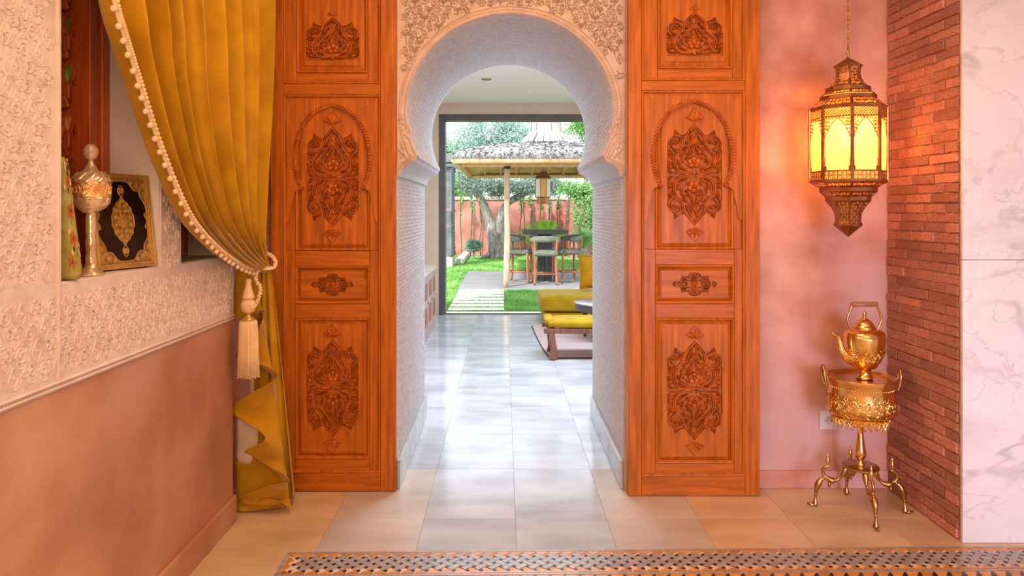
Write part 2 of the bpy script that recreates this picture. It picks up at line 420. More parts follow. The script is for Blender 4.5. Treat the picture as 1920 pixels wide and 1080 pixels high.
# marble skirting in the passage
def marble(name, base, vein, sc=1.6):
    m = mat(name, base, .18, col2=(base[0]*.93, base[1]*.92, base[2]*.93), vscale=3, detail=9)
    N = m.node_tree.nodes; L = m.node_tree.links; b = N['Principled BSDF']; src = b.inputs['Base Color'].links[0].from_socket
    tc = [n for n in N if n.type == 'TEX_COORD'][0]
    for k, (s_, w, amt) in enumerate(((sc, .030, .75), (sc*2.4, .018, .45), (sc*.7, .10, .30))):
        mp = N.new('ShaderNodeMapping'); mp.inputs['Rotation'].default_value = (.3, .5+k, .2); mp.inputs['Scale'].default_value = (1, 1, 1.7); mp.inputs['Location'].default_value = (k*3.1, 1.7, k)
        nz = N.new('ShaderNodeTexNoise'); nz.inputs['Scale'].default_value = s_; nz.inputs['Detail'].default_value = 7; nz.inputs['Distortion'].default_value = .6
        sb_ = N.new('ShaderNodeMath'); sb_.operation = 'SUBTRACT'; sb_.inputs[1].default_value = .5
        ab = N.new('ShaderNodeMath'); ab.operation = 'ABSOLUTE'; mr = N.new('ShaderNodeMapRange')
        mr.inputs[1].default_value = 0; mr.inputs[2].default_value = w; mr.inputs[3].default_value = amt; mr.inputs[4].default_value = 0
        n2 = N.new('ShaderNodeTexNoise'); n2.inputs['Scale'].default_value = 1.8; m2 = N.new('ShaderNodeMapRange'); m2.inputs[1].default_value = .42; m2.inputs[2].default_value = .62
        mu = N.new('ShaderNodeMath'); mu.operation = 'MULTIPLY'; mx = N.new('ShaderNodeMix'); mx.data_type = 'RGBA'; mx.inputs[7].default_value = (*vein, 1)
        L.new(tc.outputs['Object'], mp.inputs[0]); L.new(mp.outputs[0], nz.inputs[0]); L.new(nz.outputs[0], sb_.inputs[0]); L.new(sb_.outputs[0], ab.inputs[0]); L.new(ab.outputs[0], mr.inputs[0])
        L.new(mp.outputs[0], n2.inputs[0]); L.new(n2.outputs[0], m2.inputs[0]); L.new(mr.outputs[0], mu.inputs[0]); L.new(m2.outputs[0], mu.inputs[1])
        L.new(mu.outputs[0], mx.inputs[0]); L.new(src, mx.inputs[6]); src = mx.outputs[2]
    L.new(src, b.inputs['Base Color']); return m
m_marble = marble('veined_marble', (.80, .77, .76), (.42, .39, .40))
m_skirt = mat('grey_marble', (.36, .36, .37), .22, col2=(.54, .54, .55), vscale=5, detail=9, rand=.05)
for s, n in ((-1, 'left'), (1, 'right')):
    bb = empty('baseboard_passage_'+n, (XC+s*.54, YW, 0)); struct(bb, 'grey marble skirting along the arch passage')
    for i in range(3):
        y0 = YW-.012+i*(YR-YW+.012)/3; y1 = y0+(YR-YW+.012)/3-.003
        x0, x1 = sorted((XC+s*.549, XC+s*.534))
        MB().box(x0, y0, .001, x1, y1, .128).build('skirting_slab', m_skirt, bb, bevel=.003)
    x0, x1 = sorted((XC+s*.549, XC+s*.530))
    MB().box(x0, YW-.012, .128, x1, YR, .142).build('skirting_cap', m_skirt, bb, bevel=.004)
    x0, x1 = sorted((XC+s*.551, XC+s*.62))
    MB().box(x0, YW-.019, .001, x1, YW-.0065, .142).build('skirting_return', m_stone, bb, bevel=.002)
# ---- left wall: plaster below, carved stucco with two window recesses above
XL = -1.175
lw = struct(MB().box(XL-.28, -2.7, 0, XL-.004, 3.13, .875).build('wall_left', m_tan), 'polished tan plaster wall with carved white stucco above')
up = MB()
for y0, y1, z0, z1 in ((-2.7, 1.911, 1.155, 3.0), (2.47, 2.62, 1.155, 2.30), (3.08, 3.13, 1.155, 2.30), (-2.7, 3.13, .877, 1.155), (1.911, 3.13, 2.30, 3.0)):
    up.box(XL-.28, y0, z0, XL, y1, z1)
up.build('stucco_facing', m_stucco, lw)
rl = MB(); ml = yz(XL)
clear = lambda u, v: True
stucco_fill(rl, ml, 1.50, 1.895, 1.17, 2.6, lambda u, v: 1.505 < u < 1.885, .058, .0034, 11)
stucco_fill(rl, ml, 1.2, 3.12, .92, 1.16, lambda u, v: 1.2 < u < 3.12 and .90 < v < 1.148, .058, .0034, 12)
stucco_fill(rl, ml, 2.48, 2.62, 1.15, 2.2, lambda u, v: 2.475 < u < 2.615 and 1.12 < v < 2.2, .05, .004, 13)
for z in (.885, .898): rl.ribbon([(1.0+2.13*i/20, z) for i in range(21)], .008, .008, ml, prof=RIDGE)
for k in range(150): rl.leaf(1.0+k*.0142, .892, .5, .014, .007, .006, ml)
for y in (1.478, 1.497, 1.892): rl.ribbon([(y, .90+1.9*i/30) for i in range(31)], .008, .008, ml, prof=RIDGE)
for k in range(110): rl.leaf(1.487, .91+k*.018, PI/2+.4, .017, .008, .006, ml)
tag(rl.build('carved_relief', m_stucco, lw), None, None, None, 'stuff')
rv = MB()                                      # smooth reveals
for y0, y1 in ((1.911, 2.47), (2.62, 3.08)):
    rv.box(XL-.27, y0, 1.155, XL-.006, y1, 1.159)
for y, s in ((2.47, -1), (3.08, -1), (1.911, 1), (2.62, 1)):
    a, b = sorted((y, y+s*.004)); rv.box(XL-.27, a, 1.159, XL-.006, b, 2.30)
rv.build('recess_reveal', m_plain, lw)
struct(MB().box(XL-.004, -2.7, .001, XL+.012, 3.135, .112).build('baseboard_left', m_tan, bevel=.004), 'tan plaster skirting along the left wall')
# recess beside the arch wall, behind the curtain
struct(MB().box(-1.60, 3.13, 0, -1.46, 3.52, 3.0).build('wall_recess', m_tan), 'tan plaster recess beside the left wall')
# ---- right: brick return and marble pier
wr = struct(MB().box(1.8695, 2.947, 0, 3.5, 3.52, 3.0).build('wall_right', mat('mortar', (.46, .22, .17), .95, col2=(.62, .38, .31), vscale=30, bump=.5, bscale=80)), 'narrow wall of thin red bricks')
m_brick = mat('thin_brick', (.50, .18, .125), .82, col2=(.74, .37, .28), vscale=9, bump=.6, bscale=45, rand=.28, detail=8, col3=(.36, .13, .11), c3scale=14, c3lo=.55, c3hi=.7, stretch=(1, 1, 1.6))
bricks = []
for k in range(5):
    r = random.Random(40+k); mb = MB(); vs = []
    for xx in (0, .022, .026):
        for (a, b) in ((-.5, -.5), (-.17, -.52), (.17, -.48), (.5, -.5), (.5, .5), (.17, .52), (-.17, .47), (-.5, .5)):
            e = 1 if xx < .025 else .86
            vs.append((-xx-(r.random()*.004 if xx else 0), a*(1-(1-e)*.25)+r.uniform(-.01, .01), b*e+r.uniform(-.06, .06)))
    fs = [(i, (i+1) % 8, 8+(i+1) % 8, 8+i) for i in range(8)]+[(8+i, 8+(i+1) % 8, 16+(i+1) % 8, 16+i) for i in range(8)]+[tuple(range(16, 24))]
    bricks.append((vs, fs))
rng = random.Random(8); bmesh_cache = {}
pw = WL[wr.name]
def brick(y0, y1, z, hgt):
    k = rng.randrange(5)
    if k not in bmesh_cache:
        mb = MB(); mb.add([(v[0]+pw[0], v[1]+pw[1], v[2]+pw[2]) for v in bricks[k][0]], bricks[k][1])
        o = mb.build('brick', m_brick, wr, smooth=False); bmesh_cache[k] = o
    else: o = inst(bmesh_cache[k], wr)
    o.location = (1.888+rng.uniform(-.003, .004)-pw[0], (y0+y1)/2-pw[1], z+hgt/2-pw[2]); o.scale = (1, y1-y0, hgt)
    o.rotation_euler = (rng.uniform(-.012, .012), 0, 0)
z = .004; row = 0
while z < 2.98:
    hgt = rng.uniform(.033, .041); y = 2.952+(.09 if row % 2 else 0); 
    if row % 2: brick(2.952, 3.036, z, hgt)
    while y < 3.49:
        y1 = min(y+rng.uniform(.15, .22), 3.497)
        if 3.497-y1 < .05: y1 = 3.497
        brick(y+.004, y1-.004, z, hgt); y = y1
    z += hgt+.006; row += 1
mw = struct(MB().box(1.89, 2.938, 0, 3.5, 2.947, 3.0).build('wall_marble', m_marble), 'white veined marble pier face')
MB().box(1.862, 2.922, .001, 3.5, 2.938, 1.149).build('slab', m_marble, mw, bevel=.002)
MB().box(1.862, 2.922, 1.1515, 3.5, 2.938, 3.0).build('slab', m_marble, mw, bevel=.002)
struct(MB().box(XC+.63, YW-.004, .001, 1.88, YW+.005, .086).build('baseboard_back', m_pink, bevel=.002), 'pink plaster skirting under the back wall')
# ---- rest of the shell
m_white = mat('white_ceiling', (.86, .86, .86), .8)
m_beige = mat('beige_plaster', (.62, .50, .38), .7, col2=(.70, .58, .46), vscale=3, bump=.04, bscale=10)
struct(MB().box(-1.6, -2.8, 3.0, 3.6, YR, 3.12).build('ceiling_front', m_white), 'plain ceiling of the front room')
struct(MB().box(-1.6, YR, 2.75, 3.6, 9.7, 2.9).build('ceiling_far', m_white), 'white ceiling of the room beyond the arch')
struct(MB().box(3.5, -2.7, 0, 3.6, 2.94, 3.0).build('wall_front_right', m_plain), 'plain wall of the front room')
struct(MB().box(-1.5, -2.8, 0, 3.6, -2.7, 3.0).build('wall_front', m_plain), 'plain wall behind the camera')
struct(MB().box(-1.5, YR, 0, -1.36, 9.70, 2.75).build('wall_far_left', m_beige), 'beige wall of the far room')
struct(MB().box(3.2, YR, 0, 3.3, 9.70, 2.75).build('wall_far_right', m_beige), 'beige wall of the far room')
struct(MB().box(1.93, YW+.02, 0, 3.5, YR, 3.0).build('wall_core', m_beige), 'masonry beside the arch passage')
YD = 9.36
struct(MB().box(-1.36, YD, 0, -.845, YD+.30, 2.75).box(-.845, YD, 2.602, 2.6, YD+.30, 2.75).box(2.6, YD, 0, 3.2, YD+.30, 2.75).build('wall_far', m_beige), 'beige wall around the garden opening')
m_alu = mat('dark_frame', (.075, .075, .085), .45, col2=(.10, .10, .115), vscale=6)
fr = struct(empty('window_3', (0, YD, 0)), 'dark metal frame of the open garden door')
MB().box(-.845, YD-.012, .001, -.765, YD+.20, 2.602).build('jamb', m_alu, fr, bevel=.004)
MB().box(2.52, YD-.012, .001, 2.6, YD+.20, 2.602).build('jamb', m_alu, fr, bevel=.004)
MB().box(-.765, YD-.012, 2.522, 2.52, YD+.20, 2.602).build('head', m_alu, fr, bevel=.004)
MB().box(-.765, YD+.01, .0, 2.52, YD+.05, .012).build('track', m_alu, fr)
sp = thing('ceiling_spotlight', (-.187, 7.65, 2.75), 'small round recessed spotlight in the white ceiling', 'spotlight')
MB().lathe([(.052, -.008), (.056, -.001), (.040, -.001), (.036, -.008)], 20, (-.187, 7.65, 2.75), capb=False, capt=False).build('trim_ring', m_bronze, sp, smooth=True)
MB().lathe([(.036, -.006), (.001, -.004)], 16, (-.187, 7.65, 2.75)).build('lens', mat('lens', (.25, .2, .15), .3), sp)
# ================================================================== WINDOWS OF THE LEFT WALL
m_redw = mat('red_wood_v', (.44, .065, .012), .4, col2=(.74, .16, .03), vscale=6, stretch=(9, 9, .8), bump=.1, bscale=20, lo=.2, hi=.8, coat=.2)
m_glass_g = mat('green_glass', (.10, .42, .05), .12, coat=.6)
m_glass_o = mat('orange_glass', (.75, .24, .03), .12, coat=.6)
m_glass_b = mat('olive_glass', (.22, .16, .03), .15, coat=.5)
XWIN = -1.36
def wooden_window(n, y0, y1, label, lattice):
    w = struct(empty('window_%d' % n, (XWIN, (y0+y1)/2, 1.16)), label)
    for (a, b, d) in ((y1-.045, y1, .0), (y1-.085, y1-.047, -.010), (y1-.125, y1-.087, .004)):
        MB().box(XWIN-.05, a, 1.160, XWIN+.012+d, b, 2.295).build('frame_post', m_redw, w, bevel=.005)
    for (a, b, d) in ((y0, y0+.045, .0), (y0+.047, y0+.085, -.010)):
        MB().box(XWIN-.05, a, 1.160, XWIN+.012+d, b, 2.295).build('frame_post', m_redw, w, bevel=.005)
    MB().box(XWIN-.05, y0+.09, 1.160, XWIN+.006, y1-.13, 1.225).build('bottom_rail', m_redw, w, bevel=.005)
    MB().box(XWIN-.07, y0, 1.160, XWIN-.052, y1, 2.295).build('backboard', m_redw, w)
    if not lattice: return
    # star lattice: columns of kite panes between crossing straps
    ya, yb = y0+.085, y1-.125; cw = (yb-ya)/4; ch = .155; m = yz(XWIN-.05); mi = yz(XWIN-.04)
    gl = [m_glass_g, m_glass_o, m_glass_b]
    for c in range(4):
        for r in range(7):
            uc = ya+(c+.5)*cw; vc = 1.25+(r+.5*(c % 2))*ch
            kite = [(uc-.018, vc+.012), (uc+.012, vc+.036), (uc+.026, vc+.010), (uc+.004, vc-.042), (uc-.020, vc-.012)]
            cen = (uc, vc); mb = MB(); k = len(kite)
            mb.add([mi(u, v, 0) for u, v in kite]+[mi((u+uc)/2, (v+vc)/2, .012) for u, v in kite],
                   [(i, (i+1) % k, k+(i+1) % k, k+i) for i in range(k)]+[tuple(range(k, 2*k))])
            mb.build('glass_pane', gl[(r*2+c) % 3], w)
            fr_ = MB(); kk = kite+[kite[0]]
            fr_.ribbon([(uc+(u-uc)*1.3, vc+(v-vc)*1.3) for u, v in kk], .012, .022, m, prof=((-1, 0), (-.7, 1), (.7, 1), (1, 0)))
            for a in (.5, 1.9, 2.7, 3.6, 4.3, 5.6):
                x1, z1 = uc+math.cos(a)*.032, vc+math.sin(a)*.045; x2, z2 = uc+math.cos(a+.25)*cw*.75, vc+math.sin(a+.25)*ch*.56
                fr_.ribbon([(x1, z1), ((x1+x2)/2+.004, (z1+z2)/2), (x2, z2)], .014, .026, m, prof=((-1, 0), (-.7, 1), (0, .8), (.7, 1), (1, 0)))
            fr_.build('strapwork', m_redw, w)
wooden_window(1, 1.915, 2.466, 'carved red wood window with coloured glass kites', True)
wooden_window(2, 2.624, 3.076, 'dark red wooden window behind the curtain', False)
# ================================================================== CARVED DOORS
K1 = .000615           # metres per unit of the tall carving drawing
OUTL = [(0, 383), (45, 340), (70, 303), (85, 296), (112, 303), (132, 318), (155, 334), (160, 312), (166, 290), (198, 264), (212, 232), (212, 120), (212, 0)]
def mirror_outline(full=True, cut=-25):
    R = OUTL if full else OUTL[:-1]+[(212, cut)]
    if full:
        r = R+[(x, -y) for x, y in reversed(R[:-1])]
    else: r = R
    l = [(-x, y) for x, y in reversed(r)]
    if full: return r+l[1:-1]
    return r+l[:-1]
STROKES = [  # (points, width, taper)
    ([(0, 376), (48, 325), (78, 285), (86, 228), (122, 178), (154, 128), (150, 66), (116, 27), (58, 10), (14, 18)], 21, 0),
    ([(203, 186), (206, 232), (190, 272), (150, 288), (108, 274), (92, 238), (104, 202), (136, 186), (166, 198), (180, 228), (168, 256), (144, 260), (130, 240)], 18, .6),
    ([(8, 268), (34, 222), (52, 196), (70, 184), (76, 160), (98, 142), (92, 116), (112, 92), (102, 62), (78, 50), (58, 36), (56, 14)], 17, 0),
    ([(-26, 312), (-6, 262), (10, 226), (16, 196), (34, 168), (44, 136), (60, 112)], 15, .5),
    ([(28, 300), (48, 268), (66, 236)], 11, .4),
    ([(14, 14), (80, 12), (140, 16), (192, 12)], 12, .7),
    ([(120, 170), (150, 176), (188, 168)], 14, .8),
]
LEAVES = [(140, 300, 1.25, 44, 22), (176, 118, .9, 46, 24), (168, 84, .2, 44, 22), (160, 60, -.35, 46, 24), (150, 130, .6, 50, 20), (182, 140, 1.4, 30, 15),
          (186, 42, .9, 36, 18), (176, 22, .2, 34, 16), (18, 300, 1.0, 34, 20), (30, 262, 2.3, 40, 22), (62, 208, -.9, 36, 16), (128, 84, 1.9, 46, 18), (120, 52, 2.6, 34, 15),
          (34, 108, 2.0, 44, 18), (148, 232, 2.2, 34, 22), (152, 228, .4, 26, 16), (190, 196, -.6, 24, 16), (0, 330, 1.57, 34, 20), (70, 120, 2.1, 34, 14), (92, 250, .3, 28, 14), (130, 110, -2.2, 40, 20), (118, 40, 3.0, 36, 16), (40, 60, .4, 34, 16), (196, 150, 1.9, 30, 16), (196, 70, 1.4, 30, 16), (46, 250, -1.2, 30, 16), (20, 150, 1.5, 40, 18), (80, 88, 1.0, 30, 16), (60, 150, 2.2, 30, 14), (24, 205, 1.9, 28, 14), (140, 156, 2.5, 30, 16), (100, 215, -2.4, 34, 15), (118, 232, 1.2, 26, 16), (176, 170, .3, 30, 16)]
def carve(m, mb, h0, h, full):
    for sy in ((1, -1) if full else (1,)):
        for sx in (1, -1):
            mm = lambda u, v, hh, sx=sx, sy=sy: m(u*sx, v*sy, hh)
            for pts, w, tp in STROKES:
                mb.ribbon(cr(pts, 6), (lambda t, w=w, tp=tp: w*1.3*(1-tp*t)), h, mm, h0)
            for u, v, a, L, w in LEAVES:
                mb.leaf(u-math.cos(a)*L*.12, v-math.sin(a)*L*.12, a, L*1.25, w*1.35, h*.9, mm, h0, .3)
        mm = lambda u, v, hh, sy=sy: m(u, v*sy, hh)
        for q in range(5): mb.dome(32*math.cos(PI/2+q*1.2566), 92+27*math.sin(PI/2+q*1.2566), 23, h*1.05, mm, h0, 10)
        mb.dome(0, 92, 13, h*1.25, mm, h0)
        for s_ in (-1, 1): mb.leaf(s_*16, 60, PI/2+s_*1.1, 46, 24, h*.9, mm, h0)
    mb.dome(0, 12 if full else 0, 14, h, m, h0)
FIN = [(0, 400), (16, 404), (44, 414), (72, 428), (46, 440), (34, 462), (0, 500), (-34, 462), (-46, 440), (-72, 428), (-44, 414), (-16, 404)]
def finial(m, mb, h, sy=1, s=1, v0=0):
    mm = lambda u, v, hh: m(u*s, (v0+(v-400)*s+400)*sy, hh)
    mb.prism(FIN, mm, -.001, h*.5, back=False)
    for a in (0, .7, -.7, 1.35, -1.35):
        mb.leaf(0, 412, PI/2+a, 62 if abs(a) < 1 else 50, 24, h, mm, h*.5)
    mb.ribbon(FIN+[FIN[0]], 6, h, mm, 0, prof=RIDGE)
SMALL_O = [(575, 0), (520, 66), (470, 82), (432, 66), (392, 62), (345, 140), (345, 212), (240, 196), (152, 204), (150, 250), (92, 288), (0, 302)]
SMALL_S = [([(560, 0), (500, 40), (470, 0), (500, -30)], 26), ([(420, 10), (300, 60), (200, 95), (110, 80), (0, 130)], 34), ([(330, 0), (240, 40), (180, 20), (210, 0)], 26),
           ([(335, 195), (230, 180), (130, 175), (60, 150), (0, 110)], 30), ([(390, 55), (320, 130), (260, 140)], 26), ([(150, 220), (90, 270), (0, 285)], 28), ([(0, 150), (40, 200), (80, 250)], 24)]
SMALL_L = [(0, 160, 1.57, 110, 60), (10, 170, .9, 100, 50), (300, 90, 1.0, 80, 40), (200, 110, .8, 70, 40), (120, 200, .6, 60, 40), (240, 110, .1, 80, 36), (500, 20, .6, 60, 36), (480, 30, 2, 50, 30)]
def panel(parent, m, x0, z0, x1, z1, wood, outline, top, depth, bev):
    """raised panel whose face has a carved-out field; m(u,v,h) in metres"""
    mb = MB(); fx0, fz0, fx1, fz1 = x0+bev, z0+bev, x1-bev, z1-bev
    rect = [(fx0, fz0), (fx1, fz0), (fx1, fz1), (fx0, fz1)]
    tri = tessellate_polygon([[Vector((u, v, 0)) for u, v in rect], [Vector((u, v, 0)) for u, v in outline]])
    allp = rect+outline; n = len(outline)
    mb.add([m(u, v, top) for u, v in allp]+[m(u, v, top-depth) for u, v in outline],
           [tuple(t) for t in tri]+[(4+i, 4+(i+1) % n, 4+n+(i+1) % n, 4+n+i) for i in range(n)])
    tri2 = tessellate_polygon([[Vector((u, v, 0)) for u, v in outline]])
    mb.add([m(u, v, top-depth) for u, v in outline], [tuple(t) for t in tri2])
    mb.ring(x0, z0, x1, z1, [(0, top-.012), (bev-.004, top-.004), (bev-.004, top), (bev, top)], m)
    return mb.build('panel', wood, parent)
def carved_door(n, Y, xs, ys, label):
    """xs: outer, inner frame, opening; ys: sill, bottom rail..., all px at depth Y"""
    xo0, xi0, xp0, xp1, xi1, xo1 = [(x-VX)*Y/F for x in xs]
    Z = lambda y: H-(y-VY)*Y/F
    yb, yr, yp, ypt, ys0, ys1, ya0, yat, yrl, yru, yq = [Z(y) for y in ys]
    ztop = 2.74
    d = struct(empty('door_%d' % n, ((xo0+xo1)/2, Y+.03, yb)), label)
    m = xz(Y+.034); e = .0008
    P = lambda name, mb, mt, bevel=.0025, par=d: mb.build(name, mt, par, bevel=bevel)
    bx = lambda x0, z0, x1, z1, h0, h1: MB().box(x0, Y+.034-h1, z0, x1, Y+.034-h0, z1)
    P('back_board', bx(xo0+e, yb, xo1-e, ztop, -.010, 0), m_wood_v, 0)
    P('stile', bx(xo0, yb, xi0-e, ztop, 0, .034), m_wood_v); P('stile', bx(xi1+e, yb, xo1, ztop, 0, .034), m_wood_v)
    P('rail', bx(xi0, yb, xi1, yr-e, 0, .034), m_wood_h); P('rail', bx(xi0, yrl+e, xi1, yru-e, 0, .034), m_wood_h)
    # inner frame of the lower field
    P('inner_stile', bx(xi0+e, yr, xp0-e, ya0, 0, .024), m_wood_v, .002); P('inner_stile', bx(xp1+e, yr, xi1-e, ya0, 0, .024), m_wood_v, .002)
    P('inner_rail', bx(xp0, yr, xp1, yp-e, 0, .024), m_wood_h, .002); P('inner_rail', bx(xp0, ypt+e, xp1, ys0-e, 0, .024), m_wood_h, .002)
    P('inner_rail', bx(xp0, ys1+e, xp1, ya0-e, 0, .024), m_wood_h, .002)
    P('inner_stile', bx(xi0+e, ya0, xp0-e, yat, 0, .014), m_wood_v, .002); P('inner_stile', bx(xp1+e, ya0, xi1-e, yat, 0, .014), m_wood_v, .002)
    for (z0, z1) in ((yr, yrl), (yru, ztop)):
        P('moulding', MB().ring(xi0, z0, xi1, z1, [(0, .034), (.003, .037), (.008, .036), (.012, .028), (.013, .0)], m), m_wood_v, 0)
    xc = (xp0+xp1)/2; sx = (xp1-xp0)/.373; mo = [(0, .024), (.003, .028), (.008, .027), (.014, .018), (.015, 0)]
    # lower tall panel
    def tall(z0, z1, top, cz, stretch=1.0):
        mt = lambda u, v, h: m(xc+u*K1*sx, cz+v*K1*stretch, h)
        ol = [(xc+u*K1*sx, cz+v*K1*stretch) for u, v in mirror_outline()]
        p = panel(d, m, xp0+.014, z0+.014, xp1-.014, z1-.014, m_wood_v, ol, top, .015, .020)
        mb = MB(); carve(mt, mb, top-.015, .0150, True); finial(lambda u, v, h: mt(u, v, top+h), mb, .007); finial(lambda u, v, h: mt(u, v, top+h), mb, .007, -1)
        mb.build('carving', m_carve, p)
        return p
    tall(yp, ypt, .020, (yp+ypt)/2)
    P('moulding', MB().ring(xp0, yp, xp1, ypt, mo, m), m_wood_v, 0)
    P('moulding', MB().ring(xp0, ys0, xp1, ys1, mo, m), m_wood_h, 0)
    # small panel
    k2 = .000189*sx; zc = (ys0+ys1)/2; top = .020
    ol = [(u, v) for u, v in SMALL_O]; ol = ol+[(-u, v) for u, v in reversed(ol[:-1])]; ol = ol+[(u, -v) for u, v in reversed(ol[1:-1])]
    p = panel(d, m, xp0+.014, ys0+.014, xp1-.014, ys1-.014, m_wood_h, [(xc+u*k2, zc+v*k2) for u, v in ol], top, .010, .018)
    mb = MB()
    for qx in (1, -1):
        for qy in (1, -1):
            ms = lambda u, v, h, qx=qx, qy=qy: m(xc+u*k2*qx, zc+v*k2*qy, h)
            for pts, w in SMALL_S: mb.ribbon(cr(pts, 5), w*1.0, .0105, ms, top-.010)
            for u, v, a, L, w in SMALL_L: mb.leaf(u, v, a, L, w*.85, .009, ms, top-.010)
    mb.flower(xc, zc, 105*k2, 6, .011, m, top-.010)
    mb.build('carving', m_carve, p)
    # arched panel: panel, overlay with horseshoe opening, rope moulding
    P('moulding', MB().ring(xp0, ya0, xp1, yat-.03, [(0, .014), (.003, .018), (.008, .017), (.013, .010), (.014, 0)], m), m_wood_v, 0)
    tall(ya0, yat-.02, .017, ya0+(yat-ya0)*.475, 1.03)
    wq = xi1-xi0; cx = (xi0+xi1)/2; su = wq/196.0; sz = (yat-ya0)/286.0          # px-like units of the right door
    AR = [(0, -20), (-20, -27), (-38, -36), (-57, -60), (-69, -92), (-72, -122), (-68, -146), (-59, -166), (-60, -172), (-68, -172), (-76, -178), (-80, -196), (-84, -210), (-86, -226), (-89, -233), (-91, -233)]
    AR = [(0, -20)]+cr(AR[1:8], 5)+AR[8:]
    L_ = [(cx+u*su, yat+v*sz) for u, v in AR]; R_ = [(2*cx-u, v) for u, v in L_]
    ox0, ox1 = xi0+.013, xi1-.013
    poly = [(ox0, yat-.001), (ox1, yat-.001)]+[(ox1, R_[-1][1])]+list(reversed(R_[:-1]))[0:]+L_[1:-1]+[(ox0, L_[-1][1])]
    ov = P('arch_overlay', MB().prism(poly, m, .012, .026), m_wood_v, .0015)
    mi = MB()                                                                        # mitred head lines
    for s_ in (-1, 1):
        mi.ribbon([(cx+s_*(wq/2-.014), yat-.003), (cx+s_*(wq/2-.075), yat-.062)], .003, .0016, m, .0258, prof=RIDGE)
    mi.ribbon([(ox0, yat-.006), (ox1, yat-.006)], .006, .003, m, .0258, prof=RIDGE)
    mi.build('mitre_bead', m_wood_h, ov)
    rp = MB(); rpath = [(u, v) for u, v in L_ if v > yat-168*sz]
    rpath = list(reversed(rpath))+[(2*cx-u, v) for u, v in rpath[1:]]
    ro = offset(rpath, .010)
    rp.ribbon(ro, .019, .004, m, .0258, prof=((-1, 0), (-.9, 1), (.9, 1), (1, 0)))
    dist = 0
    for (a, b) in zip(ro[:-1], ro[1:]):
        L = math.hypot(b[0]-a[0], b[1]-a[1]); an = math.atan2(b[1]-a[1], b[0]-a[0]); dist += L
        while dist > .0145:
            dist -= .0145; t = 1-dist/L; u, v = a[0]+(b[0]-a[0])*t, a[1]+(b[1]-a[1])*t
            rp.leaf(u-.011*math.cos(an+.62), v-.011*math.sin(an+.62), an+.62-.35, .0225, .0150, .009, m, .027, .7)
    for s_, q in ((-1, ro[0]), (1, ro[-1])):
        rp.dome(q[0], q[1]-.004, .012, .010, m, .026); rp.ribbon(spiral(q[0], q[1]-.006, .013, 1.2, 0, s_, 12), .005, .012, m, .026, prof=RIDGE)
    rp.build('rope_moulding', m_carve, ov)
    # top panel: inner frame, mouldings, raised panel with half carving
    t0 = yru; q0 = xp0+(xp0-xi0)*.15; q1 = xp1-(xi1-xp1)*.15
    P('inner_stile', bx(xi0+e, t0, q0-e, ztop, 0, .022), m_wood_v, .002); P('inner_stile', bx(q1+e, t0, xi1-e, ztop, 0, .022), m_wood_v, .002)
    P('inner_rail', bx(q0, t0, q1, yq-e, 0, .022), m_wood_h, .002)
    tz1 = yq+.415; P('inner_rail', bx(q0, tz1+e, q1, ztop, 0, .022), m_wood_h, .002)
    P('moulding', MB().ring(q0, yq, q1, tz1, mo, m), m_wood_v, 0)
    cz = yq+.072; k3 = K1*1.03
    ol = [(xc+u*k3*sx, cz+v*k3*.82) for u, v in mirror_outline(False)]
    p = panel(d, m, q0+.014, yq+.014, q1-.014, tz1-.014, m_wood_v, ol, .020, .015, .026)
    mt = lambda u, v, h: m(xc+u*k3*sx, cz+v*k3*.82, h)
    mb = MB(); carve(mt, mb, .005, .015, False); finial(lambda u, v, h: mt(u, v, .020+h), mb, .004, 1, .55, -8)
    mb.build('carving', m_carve, p)
    return d
YS_R = (930, 893, 870, 597, 570, 497, 468, 171, 170, 151, 128)
YS_L = (921, 887, 862, 597, 570, 499, 470, 179, 178, 157, 136)
carved_door(1, 3.455, (507, 531, 552, 692, 713, 742), YS_L, 'carved orange wood door beside the mustard curtain')
carved_door(2, 3.40, (1178, 1203, 1230, 1378, 1397, 1425), YS_R, 'carved orange wood door beside the pink wall')
# ================================================================== ZELLIGE BAND IN THE FLOOR
m_zg = mat('zellige_grey', (.30, .26, .25), .25, col2=(.40, .36, .34), vscale=20, rand=.10)
m_zb = mat('zellige_black', (.022, .013, .012), .2)
m_zo = mat('zellige_ochre', (.55, .22, .04), .25, col2=(.62, .28, .06), vscale=20, rand=.22)
zx, zy, za = -.853, 2.84, math.radians(1.0)
zb = thing('mosaic_border', (zx, zy, 0), 'mosaic tile border of grey bars, black squares and ochre triangles in the floor', 'mosaic')
zb.rotation_euler = (0, 0, za)
mfl = lambda u, v, h: (zx+u, zy+v, h)
MB().box(zx, zy-1.2, .0002, zx+3.55, zy, .0012).build('grout_bed', mat('mosaic_grout', (.66, .50, .38), .8), zb)
FW0, FW1 = -.160, -.034              # field between the ochre rows (v), strip at the edge
pz, dz = .036, .0125; c45 = math.sqrt(.5); gz = .0011
zproto = {}
def zpiece(key, poly, mt, name, loc, rz=0):
    if key not in zproto:
        mb = MB(); cx0 = loc; zproto[key] = MB().prism(poly, lambda u, v, h: (zx+u, zy+v, h), .0012, .0040).build(name, mt, zb)
        o = zproto[key]
    else: o = inst(zproto[key], zb)
    o.location = (loc[0], loc[1], 0); o.rotation_euler = (0, 0, rz); return o
def rectp(w, d): return [(-w/2, -d/2), (w/2, -d/2), (w/2, d/2), (-w/2, d/2)]
extra = MB(); extra_d = MB(); nbar = ndot = 0
cells = []
for i in range(-10, 110):
    for j in range(-110, 60):
        u = (i+.5)*pz; v = (j+.5)*pz
        cells.append((((u+v)*c45), (v-u)*c45, i, j))
